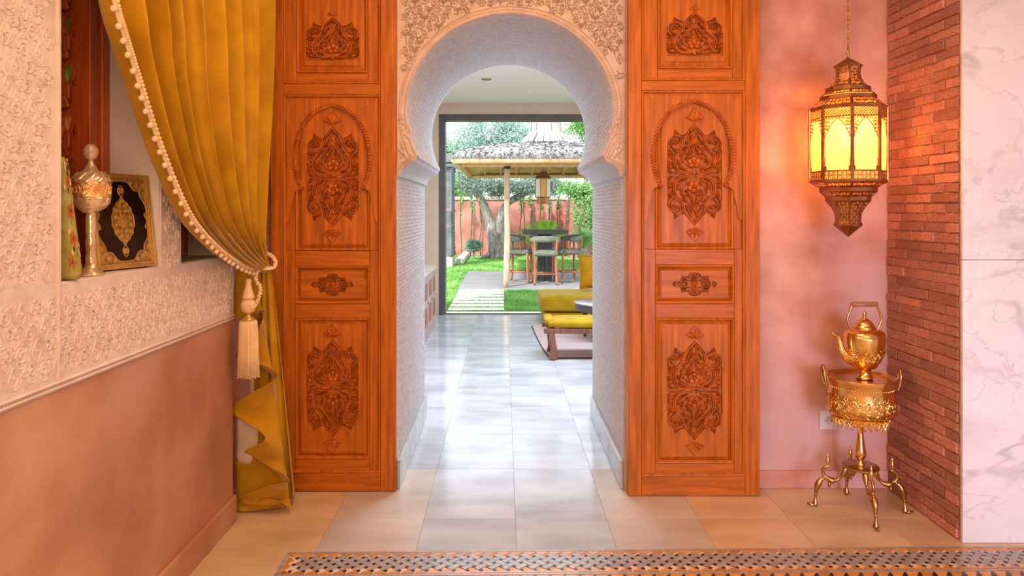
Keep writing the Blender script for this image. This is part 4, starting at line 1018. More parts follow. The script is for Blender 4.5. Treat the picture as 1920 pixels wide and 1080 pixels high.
for k in range(8):
    mb = MB(); fret(mb, k, NK, 124, 163.5, 2, 6); mb.build('neck_fretwork', m_copper, ln)
    mb = MB(); fret(mb, k, T1, 171.5, 180, 5, 1); fret(mb, k, T2, 187, 203, 6, 2); mb.build('shoulder_fretwork', m_copper, ln)
    mb = MB(); fret(mb, k, B1_, 342, 352, 6, 1); fret(mb, k, B2_, 359, 369, 5, 1); mb.build('base_fretwork', m_copper, ln)
    mb = MB(); fret(mb, k, TL, 376.5, 421, 3, 7); mb.build('tail_fretwork', m_copper, ln)
    # body: post, pane, lattice, spandrels, lower band
    a = rotL+2*PI*k/8; c = Vector((math.cos(a), math.sin(a), 0)); t = Vector((-c.y, c.x, 0)); p0 = Vector((lx, ly, 0))+c*66.3*kl
    mb = MB(); w = 3.0*kl
    for z in (ZL(340), ZL(204)):
        for s_, d_ in ((-1, -.5), (-1, .35), (0, .75), (1, .35), (1, -.5)): mb.v.append(tuple(p0+t*w*s_+c*w*d_+Vector((0, 0, z))))
    mb.f = [(i, (i+1) % 5, 5+(i+1) % 5, 5+i) for i in range(5)]+[(0, 1, 2, 3, 4), (5, 6, 7, 8, 9)]
    mb.build('corner_post', m_copper, ln)
    A, B = face_pts(64.5, 204, k); C, D = face_pts(64.5, 340, k)
    mb = MB(); nn = ((A+B)/2-Vector((lx, ly, A.z))).normalized()*.0012
    mb.add([A, B, D, C, A-nn, B-nn, D-nn, C-nn], [(0, 1, 2, 3), (7, 6, 5, 4), (0, 1, 5, 4), (1, 2, 6, 5), (2, 3, 7, 6), (3, 0, 4, 7)]); mb.build('pane', m_pane, ln)
    BD = [(65.6, 204), (65.6, 340)]; fw = 2*65.6*math.sin(PI/8); m0 = face_map(k, BD); mm = lambda u, v, h: m0(u/fw, v, h); fl_ = ((-1, 0), (-.6, .0016), (.6, .0016), (1, 0))
    mb = MB(); n_ = 9
    for i in range(-2, n_+1):
        for s_ in (1, -1):
            x0 = 3+(fw-6)*i/n_; x1 = x0+15*.9; pts = []
            for q in range(9):
                u = x0+(x1-x0)*q/8; v = 208+15*q/8
                if s_ < 0: u = fw-u
                if 2.5 < u < fw-2.5: pts.append((u, v))
            if len(pts) > 1: mb.ribbon(pts, 1.5, 1, mm, prof=fl_)
    for v in (207, 223.5): mb.ribbon([(2, v), (fw/2, v), (fw-2, v)], 2.6, 1, mm, prof=fl_)
    mb.build('lattice_band', m_copper, ln)
    mb = MB()
    arch = cr([(3.5, 262), (5.5, 254), (8, 252), (10, 245), (14, 238), (20, 231), (fw/2, 227)], 4); arch = arch+[(fw-u, v) for u, v in reversed(arch[:-1])]
    mb.ribbon(arch, 1.8, 1, mm, prof=fl_)
    for s_ in (0, 1):
        f_ = (lambda u: u) if s_ == 0 else (lambda u: fw-u)
        for (u, v, R) in ((5, 228, 3), (11, 228, 3), (17, 227, 2.6), (5, 234, 3), (10.5, 234, 2.6), (4.5, 240, 2.6), (8.5, 240, 2.2), (4.2, 246, 2.3), (7, 246.5, 1.8), (4, 252, 2), (22, 226, 2)):
            mb.ribbon(spiral(f_(u), v, R, 1.25, 1+u, 1 if s_ else -1, 10, .2), 1.5, 1, mm, prof=fl_)
        for (u, v) in ((5, 333), (5, 318)): pass
        mb.ribbon([(f_(3), 300), (f_(3), 322)], 2.2, 1, mm, prof=fl_); mb.ribbon([(f_(5), 314), (f_(5), 322)], 2.4, 1, mm, prof=fl_)
    mb.build('arch_fretwork', m_copper, ln)
    mb = MB(); fret(mb, k, BD, 321, 340, 6, 2, 1.3); mb.build('lower_band', m_copper, ln)
MB().lathe([(.012, -.02), (.03, 0), (.034, .03), (.018, .06), (.012, .075)], 12, (lx, ly, ZL(268))).build('bulb', mat('bulb', (1, .9, .6), .3, emis=(1, .82, .45), estr=14), ln, smooth=True)
light('lantern_bulb', 'POINT', (lx, ly, ZL(262)), (0, 0, 0), 150, (1, .42, .10), shadow_soft_size=.03)
bpy.data.objects['lantern_bulb'].location = (lx, ly, ZL(222))
mb = MB().lathe(octo([(1.2, 110), (3, 106), (1.6, 103), (3.4, 99), (2, 96), (1.4, 90)]), 10, (lx, ly, 0)); mb.build('finial', m_bronze, ln, smooth=True)
z = ZL(90); i = 0
while z < 2.985:
    mb = MB(); L = .022; pts = []
    for q in range(13):
        a = 2*PI*q/12; u, v = .006*math.cos(a), .013*math.sin(a)
        pts.append((lx+(u if i % 2 else 0), ly+(0 if i % 2 else u), z+.012+v))
    mb.tube(pts, .0019, 6, cap=False); mb.build('chain_link', m_bronze, ln, smooth=True); z += .0205; i += 1
# ================================================================== BRASS STAND, PAN AND KETTLE
sx_, sy_ = 1.601, 3.235; ks = sy_/F; ZK = lambda y: H-(y-VY)*ks
st = thing('brass_tripod_stand', (sx_, sy_, .001), 'antique brass stand with curled legs on the floor by the brick wall', 'stand')
MB().lathe([(.004, .196), (.074, .196), (.078, .199), (.078, .205), (.074, .208), (.004, .208)], 40, (sx_, sy_, 0)).build('base_disc', m_bronze, st, smooth=True, auto=40)
LP = cr([(.060, .196), (.068, .165), (.088, .136), (.115, .126), (.142, .134), (.164, .124), (.180, .092), (.186, .045), (.188, .010)], 5)
CU = cr([(.126, .129), (.150, .146), (.156, .168), (.143, .186), (.128, .190)], 5)
def leg_mesh(a):
    mb = MB(); c, s_ = math.cos(a), math.sin(a); P = lambda r, z: (sx_+r*c, sy_+r*s_, z)
    mb.tube([P(r, z) for r, z in LP], [.010+.004*math.sin(i*.5) for i in range(len(LP))], 8)
    mb.tube([P(r, z) for r, z in CU], .0068, 8)
    mb.tube([P(.180, .009), P(.205, .008), P(.222, .012)], [.0075, .0075, .005], 8)
    mb.tube([P(.128, .122), P(.129, .104), P(.129, .094)], [.004, .007, .003], 8)
    for i in range(1, len(LP)-3, 3): mb.sphere(P(LP[i][0], LP[i][1]+.004), .0085, 6, 4)
    return mb
for dg in (-98, -8, 164, 82):
    a = math.radians(dg); lg = leg_mesh(a).build('leg', m_bronze, st, smooth=True)
    c, s_ = math.cos(a), math.sin(a)
    MB().lathe([(.003, .186), (.007, .194), (.005, .200), (.010, .212), (.0085, .222), (.004, .228), (.0065, .234), (.004, .242), (.001, .250)], 10, (sx_+.135*c, sy_+.135*s_, 0)).build('finial', m_brass, lg, smooth=True)
MB().lathe([(.018, .206), (.020, .214), (.012, .222), (.011, .230), (.022, .246), (.025, .256), (.021, .280), (.016, .315), (.012, .350), (.0105, .372), (.014, .378), (.014, .384), (.010, .388), (.010, .410)], 24, (sx_, sy_, 0)).build('stem', m_brass, st, smooth=True)
ga = MB().lathe([(.112, .412), (.116, .412), (.118, .434), (.112, .436)], 40, (sx_, sy_, 0), capb=False, capt=False)
for i in range(30):
    a = 2*PI*i/30; ms = lambda u, v, h: (sx_+(.117+h)*math.cos(a+u/.117), sy_+(.117+h)*math.sin(a+u/.117), v)
    ga.ribbon([(.011*math.cos(t), .414+.012*math.sin(t)) for t in [2*PI*q/10 for q in range(11)]], .005, .004, ms, prof=RIDGE)
    ga.leaf(0, .406, -PI/2, .018 if i % 5 else .034, .012, .004, ms); ga.ribbon(spiral(0, .424, .010, 1.2, 0, 1 if i % 2 else -1, 9), .004, .005, ms, prof=RIDGE)
for i in range(4):
    a = PI*i/2+.3; ga.tube([(sx_, sy_, .408), (sx_+.115*math.cos(a), sy_+.115*math.sin(a), .420)], .005, 6)
ga.build('gallery', m_brass, st, smooth=True, auto=50)
pn = thing('brass_pan', (sx_, sy_, .4365), 'embossed brass pan with two loop handles on the antique stand', 'pan')
zp = .437
pan_prof = [(.10, 0), (.128, .003), (.138, .012), (.142, .040), (.140, .085), (.137, .118), (.139, .124), (.139, .132), (.146, .150), (.150, .164), (.150, .169), (.146, .170), (.138, .158), (.05, .157)]
MB().lathe(pan_prof, 56, (sx_, sy_, zp), capt=True).build('bowl', m_brass, pn, smooth=True, auto=50)
em = MB(); 
for i in range(20):
    a = 2*PI*i/20; d = 1 if i % 2 else -1
    ms = lambda u, v, h: (sx_+(.1405+h)*math.cos(a+u/.14), sy_+(.1405+h)*math.sin(a+u/.14), zp+v)
    em.ribbon(spiral(-.008, .062, .024, 1.5, 0, d, 16), lambda t: .009*(1-.5*t), .004, ms, prof=RIDGE)
    em.ribbon(spiral(.015, .040, .014, 1.3, 2, -d, 12), .006, .004, ms, prof=RIDGE)
    for q in range(5): em.leaf(.012, .076, q*1.25, .02, .009, .004, ms)
    em.leaf(0, .020, .5*d, .03, .010, .004, ms); em.leaf(.01, .095, 3-.4*d, .028, .009, .004, ms)
for i in range(72):
    a = 2*PI*i/72; em.dome(0, .128, .0042, .004, lambda u, v, h: (sx_+(.139+h)*math.cos(a+u/.14), sy_+(.139+h)*math.sin(a+u/.14), zp+v), n=6)
em.build('embossing', m_brass, pn, smooth=True)
for dg in (172, -14):
    a = math.radians(dg); c, s_ = math.cos(a), math.sin(a); tx_, ty2 = -s_, c
    Q = lambda u, r, z: (sx_+c*r+tx_*u, sy_+s_*r+ty2*u, zp+z)
    MB().tube(cr([Q(-.022, .147, .120), Q(-.024, .156, .150), Q(-.022, .160, .190), Q(0, .161, .214), Q(.022, .160, .190), Q(.024, .156, .150), Q(.022, .147, .120)], 5), .0055, 8).build('handle', m_bronze, pn, smooth=True)
kx, ky = sx_+.018, sy_; zk = zp+.1585
kt = thing('brass_kettle', (kx, ky, zk), 'polished brass kettle with curved spout and wooden grip standing on the brass pan', 'kettle')
kp = [(.034, 0), (.037, .004), (.036, .010), (.029, .016), (.027, .030), (.030, .044), (.046, .050), (.052, .056), (.060, .074), (.074, .104), (.083, .135), (.087, .165), (.088, .185), (.0885, .192), (.086, .194), (.086, .202), (.080, .212), (.066, .220), (.045, .228)]
MB().lathe(kp, 44, (kx, ky, zk)).build('body', m_brass, kt, smooth=True, auto=60)
em = MB()
for i in range(16):
    a = 2*PI*i/16; d = 1 if i % 2 else -1
    ms = lambda u, v, h: (kx+(.060+(v-.074)*.42+h+.001)*math.cos(a+u/.07), ky+(.060+(v-.074)*.42+h+.001)*math.sin(a+u/.07), zk+v)
    em.ribbon(spiral(0, .112, .016, 1.4, 0, d, 14), .006, .004, ms, prof=RIDGE)
    for q in range(4): em.leaf(.01, .09, q*1.6, .016, .008, .004, ms)
    em.dome(0, .136, .004, .003, ms)
em.build('embossing', m_brass, kt, smooth=True)
ld = MB().lathe([(.047, .226), (.049, .230), (.046, .236), (.040, .240), (.040, .244), (.036, .252), (.026, .262), (.016, .268), (.008, .272)], 32, (kx, ky, zk)).build('lid', m_brass, kt, smooth=True)
MB().lathe([(.004, .270), (.009, .277), (.006, .284), (.010, .290), (.006, .298), (.001, .306)], 12, (kx, ky, zk)).build('knob', m_brass, ld, smooth=True)
MB().tube(cr([(kx-.060, ky-.012, zk+.086), (kx-.088, ky-.018, zk+.100), (kx-.112, ky-.022, zk+.128), (kx-.122, ky-.024, zk+.165), (kx-.136, ky-.027, zk+.196), (kx-.158, ky-.03, zk+.208)], 5),
          [.024-.0155*min(1, i/18) for i in range(26)], 12).build('spout', m_brass, kt, smooth=True)
for s_ in (-1, 1):
    MB().tube(cr([(kx+s_*.056, ky, zk+.216), (kx+s_*.068, ky, zk+.240), (kx+s_*.076, ky, zk+.272), (kx+s_*.062, ky, zk+.310), (kx+s_*.056, ky, zk+.328)], 6), .0048, 8).build('handle_bracket', m_bronze, kt, smooth=True)
MB().tube([(kx-.060, ky, zk+.334), (kx-.056, ky, zk+.334), (kx+.056, ky, zk+.334), (kx+.060, ky, zk+.334)], [.006, .0115, .0115, .006], 12).build('grip', mat('grip_wood', (.30, .12, .04), .45, col2=(.42, .2, .07), vscale=20, stretch=(1, 8, 8)), kt, smooth=True)
# ---- power socket
so = thing('power_socket', (at(1552, 787, YW)[0], YW-.006, at(0, 804, YW)[2]), 'white plastic round-pin power socket on the pink wall', 'socket')
p = at(1552, 787, YW); m_plast = mat('white_plastic', (.66, .60, .54), .4)
MB().prism([(-.042, -.045), (.042, -.045), (.042, .045), (-.042, .045)], xz(YW+.004, p[0], p[2]), 0, .013).build('plate', m_plast, so, bevel=.003)
MB().ring(-.029, -.031, .029, .031, [(0, 0), (0, .0022), (.002, .0026), (.003, .0)], xz(YW-.0085, p[0], p[2])).build('surround', m_plast, so)
mm = xz(YW-.009, p[0], p[2]); MB().prism([(.021*math.cos(t), .021*math.sin(t)) for t in [2*PI*i/24 for i in range(24)]], mm, 0, .0012).build('well', mat('socket_well', (.50, .46, .42), .5), so)
for (u, v) in ((-.009, 0), (.009, 0), (0, .011)):
    MB().prism([(u+.0026*math.cos(t), v+.0026*math.sin(t)) for t in [2*PI*i/10 for i in range(10)]], mm, 0, .002).build('pin_hole', m_black, so)
# ================================================================== FAR ROOM
def cushion(x0, y0, z0, x1, y1, z1, r, mt, name, parent, n=7, puff=0.0):
    """soft box: rounded edges, slightly puffed"""
    mb = MB(); bm = bmesh.new(); bmesh.ops.create_cube(bm, size=1)
    bmesh.ops.subdivide_edges(bm, edges=bm.edges, cuts=n, use_grid_fill=True)
    hx, hy, hz = (x1-x0)/2, (y1-y0)/2, (z1-z0)/2; c = Vector(((x0+x1)/2, (y0+y1)/2, (z0+z1)/2))
    bm.verts.ensure_lookup_table()
    for v in bm.verts:
        q = v.co*2; s = [math.copysign(abs(a)**.6, a) if abs(a) < .999 else a for a in q]
        p = Vector((s[0]*hx, s[1]*hy, s[2]*hz)); inner = Vector((max(-hx+r, min(hx-r, p.x)), max(-hy+r, min(hy-r, p.y)), max(-hz+r, min(hz-r, p.z))))
        d = p-inner
        if d.length > 1e-6: p = inner+d.normalized()*min(r, d.length)
        g = (1-q.x**2)*(1-q.y**2); p.z += puff*g*(1 if q.z > 0 else -.3)
        mb.v.append(tuple(p+c))
    bm.verts.index_update()
    mb.f = [tuple(v.index for v in f.verts) for f in bm.faces]; bm.free()
    return mb.build(name, mt, parent, smooth=True)
m_yel = mat('yellow_velvet', (.36, .23, .006), .85, col2=(.46, .30, .010), vscale=9, bump=.08, bscale=80, sheen=.12, spec=.2)
m_yel2 = mat('amber_velvet', (.46, .23, .008), .85, col2=(.56, .30, .012), vscale=9, bump=.08, bscale=80, sheen=.3, spec=.2)
m_walnut = mat('brown_wood', (.16, .06, .035), .4, col2=(.28, .115, .065), vscale=8, stretch=(6, 6, 1), coat=.2)
db = thing('daybed', (1.3, 8.9, .006), 'mustard yellow velvet daybed by the garden opening', 'daybed')
cushion(.47, 8.52, .008, 2.4, 9.28, .150, .03, m_yel, 'base_cushion', db)
cushion(.43, 8.48, .152, 2.42, 9.30, .345, .045, m_yel, 'mattress', db)
pl_ = thing('scatter_cushion', (1.16, 9.18, .346), 'amber velvet scatter cushion with flanged edge on the daybed', 'cushion')
mb = MB(); n = 14; cc = Vector((1.19, 9.16, .364))
for side in (1, -1):
    for j in range(n+1):
        for i in range(n+1):
            u, v = i/n*2-1, j/n*2-1; th = .075*max(0, (1-u**4)*(1-v**4))**.6
            pin = 1-.05*(1-v*v) if abs(u) > .99 else 1
            mb.v.append((cc.x+.215*u*(1-.05*(1-v*v)*abs(u)), cc.y+side*th+.035*v+.04, cc.z+.205+.205*v*(1-.05*(1-u*u)*abs(v))))
b = (n+1)*(n+1)
for s in (0, 1): mb.f += [(s*b+j*(n+1)+i, s*b+j*(n+1)+i+1, s*b+(j+1)*(n+1)+i+1, s*b+(j+1)*(n+1)+i) for j in range(n) for i in range(n)]
mb.build('cover', m_yel2, pl_, smooth=True)
mb = MB(); ed = [(-1, -1), (1, -1), (1, 1), (-1, 1), (-1, -1)]; pts = []
for (a, b_) in zip(ed[:-1], ed[1:]):
    for q in range(8):
        u, v = a[0]+(b_[0]-a[0])*q/8, a[1]+(b_[1]-a[1])*q/8; pts.append((cc.x+.222*u*(1-.05*(1-v*v)*abs(u)), cc.y+.035*v+.04, cc.z+.205+.211*v*(1-.05*(1-u*u)*abs(v))))
mb.tube(pts+[pts[0]], .010, 6); mb.build('piping', m_yel2, pl_, smooth=True)
bn = thing('wooden_bench', (1.2, 6.75, .006), 'low wooden bench with a mustard velvet seat pad on the rug', 'bench')
cushion(.40, 6.49, .287, 2.1, 6.90, .352, .030, m_yel, 'seat_pad', bn, puff=.012)
cushion(.372, 6.56, .300, .46, 6.88, .368, .030, m_yel, 'folded_end', bn)
for y in (6.49, 6.86): MB().box(.36, y, .240, 2.1, y+.05, .284).build('rail', m_walnut, bn, bevel=.006)
for x in (.42, 1.2, 2.0): MB().box(x, 6.54, .244, x+.05, 6.86, .276).build('cross_slat', m_walnut, bn, bevel=.004)
for y in (6.485, 6.865):
    for x in (.44, 1.98):
        mb = MB(); P = cr([(x-.005, .240), (x, .16), (x+.012, .08), (x+.004, .008)], 4); n = len(P)
        for (px, pz_) in P:
            w = .026+.008*(.226-pz_)/.22
            mb.v += [(px-w, y, pz_), (px+w, y, pz_), (px+w, y+.05, pz_), (px-w, y+.05, pz_)]
        mb.f = [(i*4+k, i*4+(k+1) % 4, i*4+4+(k+1) % 4, i*4+4+k) for i in range(n-1) for k in range(4)]+[(0, 1, 2, 3), tuple((n-1)*4+k for k in range(4))]
        mb.build('leg', m_walnut, bn, bevel=.004)
ct = thing('round_coffee_table', (1.09, 7.55, .006), 'round dark coffee table with marble top on the rug', 'table')
MB().lathe([(.30, .300), (.345, .315), (.350, .375), (.345, .380)], 48, (1.09, 7.55, 0)).build('apron', mat('slate', (.10, .10, .115), .35), ct, smooth=True, auto=40)
MB().lathe([(.352, .380), (.356, .384), (.356, .394), (.350, .398), (.001, .398)], 48, (1.09, 7.55, 0)).build('table_top', mat('dark_marble', (.30, .31, .34), .12, col2=(.62, .63, .66), vscale=6, lo=.45, hi=.75), ct, smooth=True, auto=40)
for a in (2.55, 4.0, 5.5, .8):
    MB().lathe([(.014, .008), (.020, .02), (.012, .04), (.024, .07), (.016, .10), (.026, .2), (.028, .305)], 12, (1.09+.27*math.cos(a), 7.55+.27*math.sin(a), 0)).build('leg', m_walnut, ct, smooth=True)
m_rug = bpy.data.materials.new('striped_rug'); m_rug.use_nodes = True
N = m_rug.node_tree.nodes; L = m_rug.node_tree.links; b = N['Principled BSDF']; b.inputs['Roughness'].default_value = .95
tc = N.new('ShaderNodeTexCoord'); mp = N.new('ShaderNodeMapping'); mp.inputs['Scale'].default_value = (.7, 16, 1); nz_ = N.new('ShaderNodeTexNoise'); nz_.inputs['Scale'].default_value = 1.6; nz_.inputs['Detail'].default_value = 4
rp_ = N.new('ShaderNodeValToRGB'); e = rp_.color_ramp.elements; e[0].position = .3; e[0].color = (.34, .20, .20, 1); e[1].position = .72; e[1].color = (.70, .62, .66, 1)
q = rp_.color_ramp.elements.new(.45); q.color = (.50, .36, .39, 1); q = rp_.color_ramp.elements.new(.58); q.color = (.50, .42, .42, 1)
L.new(tc.outputs['Object'], mp.inputs[0]); L.new(mp.outputs[0], nz_.inputs[0]); L.new(nz_.outputs[0], rp_.inputs[0]); L.new(rp_.outputs[0], b.inputs[0])
rg = thing('woven_rug', (1.3, 7.5, .0005), 'pink and grey striped woven rug with dark edge on the stone floor', 'rug')
P = [(.418, 6.57), (.38, 7.0), (.355, 7.5), (.335, 8.0), (.325, 8.42), (2.3, 8.42), (2.3, 6.60), (1.6, 6.57), (1.0, 6.585)]
MB().prism(P, xy(), .0008, .0055).build('weave', m_rug, rg)
mb = MB(); mb.tube([(x, y, .006) for x, y in cr(P[:5], 6)], .006, 6); mb.tube([(x, y, .006) for x, y in [P[0], P[8], P[7], P[6]]], .006, 6)
for i in range(150): mb.tube([(.42+i*.0125, 6.578, .005), (.42+i*.0125+.004*math.sin(i), 6.560, .003)], .003, 4)
mb.build('edge_binding', mat('dark_yarn', (.06, .05, .06), .95), rg)
# sideboard by the far room's left wall
m_cab = mat('whitewashed_wood', (.36, .27, .26), .6, col2=(.52, .42, .42), vscale=10, stretch=(3, 3, 1)); m_lou = mat('louver_wood', (.26, .075, .025), .5, col2=(.36, .12, .04), vscale=12, rand=.1)
sb = thing('sideboard', (-1.07, 7.5, .001), 'low sideboard with louvred doors and pale marble top beyond the arch', 'sideboard')
XF = -.800; y0s, y1s = 6.30, 8.42
MB().box(-1.34, y0s, .002, XF-.018, y1s, .680).build('carcass', m_cab, sb)
MB().box(-1.345, y0s-.02, .682, XF+.012, y1s+.012, .712).build('marble_top', m_marble, sb, bevel=.004)
MB().box(XF-.018, y0s, .002, XF-.004, y1s, .075).build('plinth', m_cab, sb, bevel=.003)
nd = 5; wd = (y1s-y0s)/nd
for i in range(nd):
    a, b2 = y0s+i*wd+.006, y0s+(i+1)*wd-.006
    dr = MB().box(XF-.018, a, .08, XF-.008, b2, .676).build('door', m_cab, sb)
    for (c, d_) in ((a, a+.055), (b2-.055, b2)): MB().box(XF-.008, c, .08, XF+.002, d_, .676).build('door_stile', m_cab, dr, bevel=.002)
    for (c, d_) in ((.08, .15), (.345, .425), (.60, .676)): MB().box(XF-.008, a+.056, c, XF+.001, b2-.056, d_).build('door_rail', m_cab, dr, bevel=.002)
    lo_ = None
    for (c, d_) in ((.152, .343), (.427, .598)):
        k = int((d_-c)/.021)
        for j in range(k):
            zc = c+(j+.5)*(d_-c)/k
            if lo_ is None:
                base = WL[sb.name]
                lo_ = MB().add([(base[0], base[1]-wd/2+.063, base[2]-.008), (base[0], base[1]+wd/2-.063, base[2]-.008), (base[0]+.010, base[1]+wd/2-.063, base[2]+.0), (base[0]+.010, base[1]-wd/2+.063, base[2]), (base[0], base[1]-wd/2+.063, base[2]+.008), (base[0], base[1]+wd/2-.063, base[2]+.008)],
                               [(0, 1, 2, 3), (3, 2, 5, 4), (0, 3, 4), (1, 2, 5)]).build('louver', m_lou, dr); o = lo_
            else: o = inst(lo_, dr)
            o.location = (XF-.008-base[0], (a+b2)/2-base[1], zc-base[2])
    MB().sphere((XF+.010, b2-.03, .385), .012, 8, 6).build('knob', m_bronze, dr, smooth=True)
# ================================================================== GARDEN
GZ = -.03
m_lawn = mat('lawn_soil', (.08, .22, .03), .95, col2=(.14, .36, .05), vscale=3, bump=.4, bscale=60)
struct(MB().box(-16, 9.42, -.3, 16, 45, GZ).build('ground_lawn', m_lawn), 'green lawn of the garden')
m_blade = mat('grass_blade', (.14, .40, .08), .7, col2=(.38, .64, .18), vscale=1.2, lo=.35, hi=.65)
gr = MB(); r = random.Random(5)
def on_path(x, y): return (-.80 < x < .02 and 9.78 < y < 12.4 and (y-9.79) % .385 < .30) or (-.9 < x < 3.6 and 12.42 < y < 16.2)
while len(gr.f) < 70000:
    y = 9.68+(r.random()**1.4)*11.9; x = r.uniform(-1.6, .1)+(r.random()**1.3)*2.8*(y/14)
    if on_path(x, y): continue
    hgt = r.uniform(.02, .045); a = r.random()*6.28; w = .006+.0004*y; dx, dy = math.cos(a)*w, math.sin(a)*w
    gr.add([(x-dx, y-dy, GZ), (x+dx, y+dy, GZ), (x+r.uniform(-.02, .02), y+r.uniform(-.02, .02), GZ+hgt)], [(0, 1, 2)])
tag(gr.build('grass', m_blade), 'short green grass of the lawn beyond the door', 'grass', None, 'stuff')
m_slab = mat('pale_slab', (.70, .66, .58), .8, col2=(.78, .75, .68), vscale=5, bump=.1, bscale=30, rand=.03)
struct(MB().box(-1.4, 9.42, GZ, 3.2, 9.66, -.003).build('trim_1', m_slab, bevel=.004), 'pale stone threshold of the garden door')
slab = None
for i in range(7):
    if slab is None: slab = MB().box(-.77, 9.80, GZ, .0, 10.07, GZ+.026).build('paving_slab', m_slab, bevel=.006); o = slab; p0 = slab.location.copy()
    else: o = slab.copy(); COL.objects.link(o)
    o.location = (p0[0], p0[1]+i*.385, p0[2])
    tag(o, 'pale rectangular stepping slab set in the lawn', 'paving slab', 'stepping slabs across the lawn')
m_pat = mat('grey_patio', (.20, .20, .215), .85, col2=(.36, .355, .37), vscale=4, bump=.2, bscale=30, stretch=(.5, 3, 1), rand=.08)
pt = struct(MB().box(-.80, 12.46, GZ-.02, 3.5, 16.15, GZ+.004).build('floor_patio', m_pat), 'grey wooden deck of the garden pavilion')
pk = None
for i in range(18):
    y = 12.47+i*.204; MB().box(-.80, y, GZ+.004, 3.5, y+.196, GZ+.022).build('plank', m_pat, pt)
# ---- thatched pavilion
m_pole = mat('peeled_pole', (.55, .34, .24), .7, col2=(.72, .52, .40), vscale=6, stretch=(4, 4, .6), bump=.2, bscale=20)
m_reed = mat('reed_pole', (.85, .38, .20), .75, col2=(.95, .54, .34), vscale=8, bump=.3, bscale=40)
m_thatch = mat('grey_thatch', (.24, .22, .23), .95, col2=(.52, .50, .52), vscale=30, bump=.9, bscale=50)
m_straw = mat('pale_straw', (.60, .55, .50), .9, col2=(.36, .32, .31), vscale=14, stretch=(6, 6, .6), bump=.6, bscale=30)
pv = thing('thatched_pavilion', (.87, 15.0, GZ+.022), 'garden pavilion with grey thatched roof, pale straw cone and peeled poles', 'pavilion')
x0p, x1p, y0p, y1p, ze = -.84, 2.58, 12.2, 17.8, 2.20; xcP, ycP = .87, 15.0
for (x, y) in ((.055, 12.78), (1.75, 12.78), (.055, 17.1), (2.42, 17.1)):
    MB().tube(cr([(x-.02, y, GZ+.022), (x+.005, y, .8), (x-.003, y, 1.6), (x, y, 2.13)], 4), .052, 12).build('post', m_pole, pv, smooth=True)
    MB().lathe([(.058, 2.09), (.060, 2.09), (.060, 2.135), (.058, 2.135)], 14, (x, y, 0)).build('post_collar', mat('dark_iron', (.02, .02, .022), .5), pv)
corn = [(x0p, y0p), (x1p, y0p), (x1p, y1p), (x0p, y1p)]; apex = Vector((xcP, ycP, 2.70))
for i in range(4):
    a, b = corn[i], corn[(i+1) % 4]
    MB().tube([(a[0], a[1], ze), (b[0], b[1], ze)], .055, 10).build('eave_pole', m_reed, pv, smooth=True)
    MB().tube([(a[0], a[1], ze+.02), tuple(apex-Vector((0, 0, .15)))], .04, 8).build('hip_rafter', m_reed, pv, smooth=True)
    n = 9 if i % 2 == 0 else 13
    for k in range(1, n):
        t = k/n; p = Vector((a[0]+(b[0]-a[0])*t, a[1]+(b[1]-a[1])*t, ze+.02)); u = 1-abs(2*t-1); q = p.lerp(apex, .9*u)
        if i % 2 == 0: q = Vector((p.x, a[1]+(ycP-a[1])*.9*u, ze+.02+(apex.z-ze-.15)*.9*u))
        else: q = Vector((a[0]+(xcP-a[0])*.9*u, p.y, ze+.02+(apex.z-ze-.15)*.9*u))
        MB().tube([p, q], .026, 7).build('rafter', m_reed, pv, smooth=True)
    for k in range(1, 14):
        t = k/15; A = Vector((a[0], a[1], ze+.065)).lerp(apex, t); B = Vector((b[0], b[1], ze+.065)).lerp(apex, t)
        MB().tube([A, B], .030, 6).build('reed_batten', m_reed, pv, smooth=True)
for (A, B) in (((x0p+.1, 12.78), (x1p-.1, 12.78)), ((x0p+.1, 17.1), (x1p-.1, 17.1))):
    MB().tube([(A[0], A[1], 2.165), (B[0], B[1], 2.165)], .04, 8).build('beam', m_reed, pv, smooth=True)
# thatch: shell with ragged surface plus straw tufts
th = MB(); n = 26; r = random.Random(7)
def roof_pt(s, t, up=0):            # s around 0..4, t eave->apex
    i = int(s) % 4; f = s-int(s); a, b = corn[i], corn[(i+1) % 4]; ex = 1.02
    p = Vector((xcP+(a[0]+(b[0]-a[0])*f-xcP)*ex, ycP+(a[1]+(b[1]-a[1])*f-ycP)*ex, ze+.06)); q = p.lerp(apex, t)
    q.z += .03*math.sin(PI*t)+up; return q
NSr, NT = 160, 22
rows = [[roof_pt(4*i/NSr, 0, -.02) for i in range(NSr)]]+[[roof_pt(4*i/NSr, j/NT, .05+.05*min(1, j/4)+r.uniform(-.014, .014)) for i in range(NSr)] for j in range(NT)]
th.v = [tuple(p) for row in rows for p in row]
th.f = [(j*NSr+i, j*NSr+(i+1) % NSr, (j+1)*NSr+(i+1) % NSr, (j+1)*NSr+i) for j in range(len(rows)-1) for i in range(NSr)]
for q in range(9000):
    s, t = r.random()*4, r.random()**1.3*.95; p = roof_pt(s, t, .05+.05*min(1, t*5.5)); d = (roof_pt(s, 0)-roof_pt(s, .5)).normalized(); L_ = r.uniform(.08, .2)
    w = Vector((-d.y, d.x, 0)).normalized()*r.uniform(.008, .018); e = p+d*L_+Vector((r.uniform(-.05, .05), r.uniform(-.05, .05), r.uniform(-.005, .035)))
    th.add([p-w, p+w, e], [(0, 1, 2)])
for q in range(3000):
    s = r.random()*4; p = roof_pt(s, .01, r.uniform(-.01, .05)); d = (roof_pt(s, 0)-roof_pt(s, .5)).normalized(); w = Vector((-d.y, d.x, 0)).normalized()*.010
    e = p+d*r.uniform(.03, .09)+Vector((0, 0, r.uniform(-.04, .0))); th.add([p-w, p+w, e], [(0, 1, 2)])
tag(th.build('thatch', m_thatch, pv), None, None, None, 'stuff')
cn = MB(); r = random.Random(4)
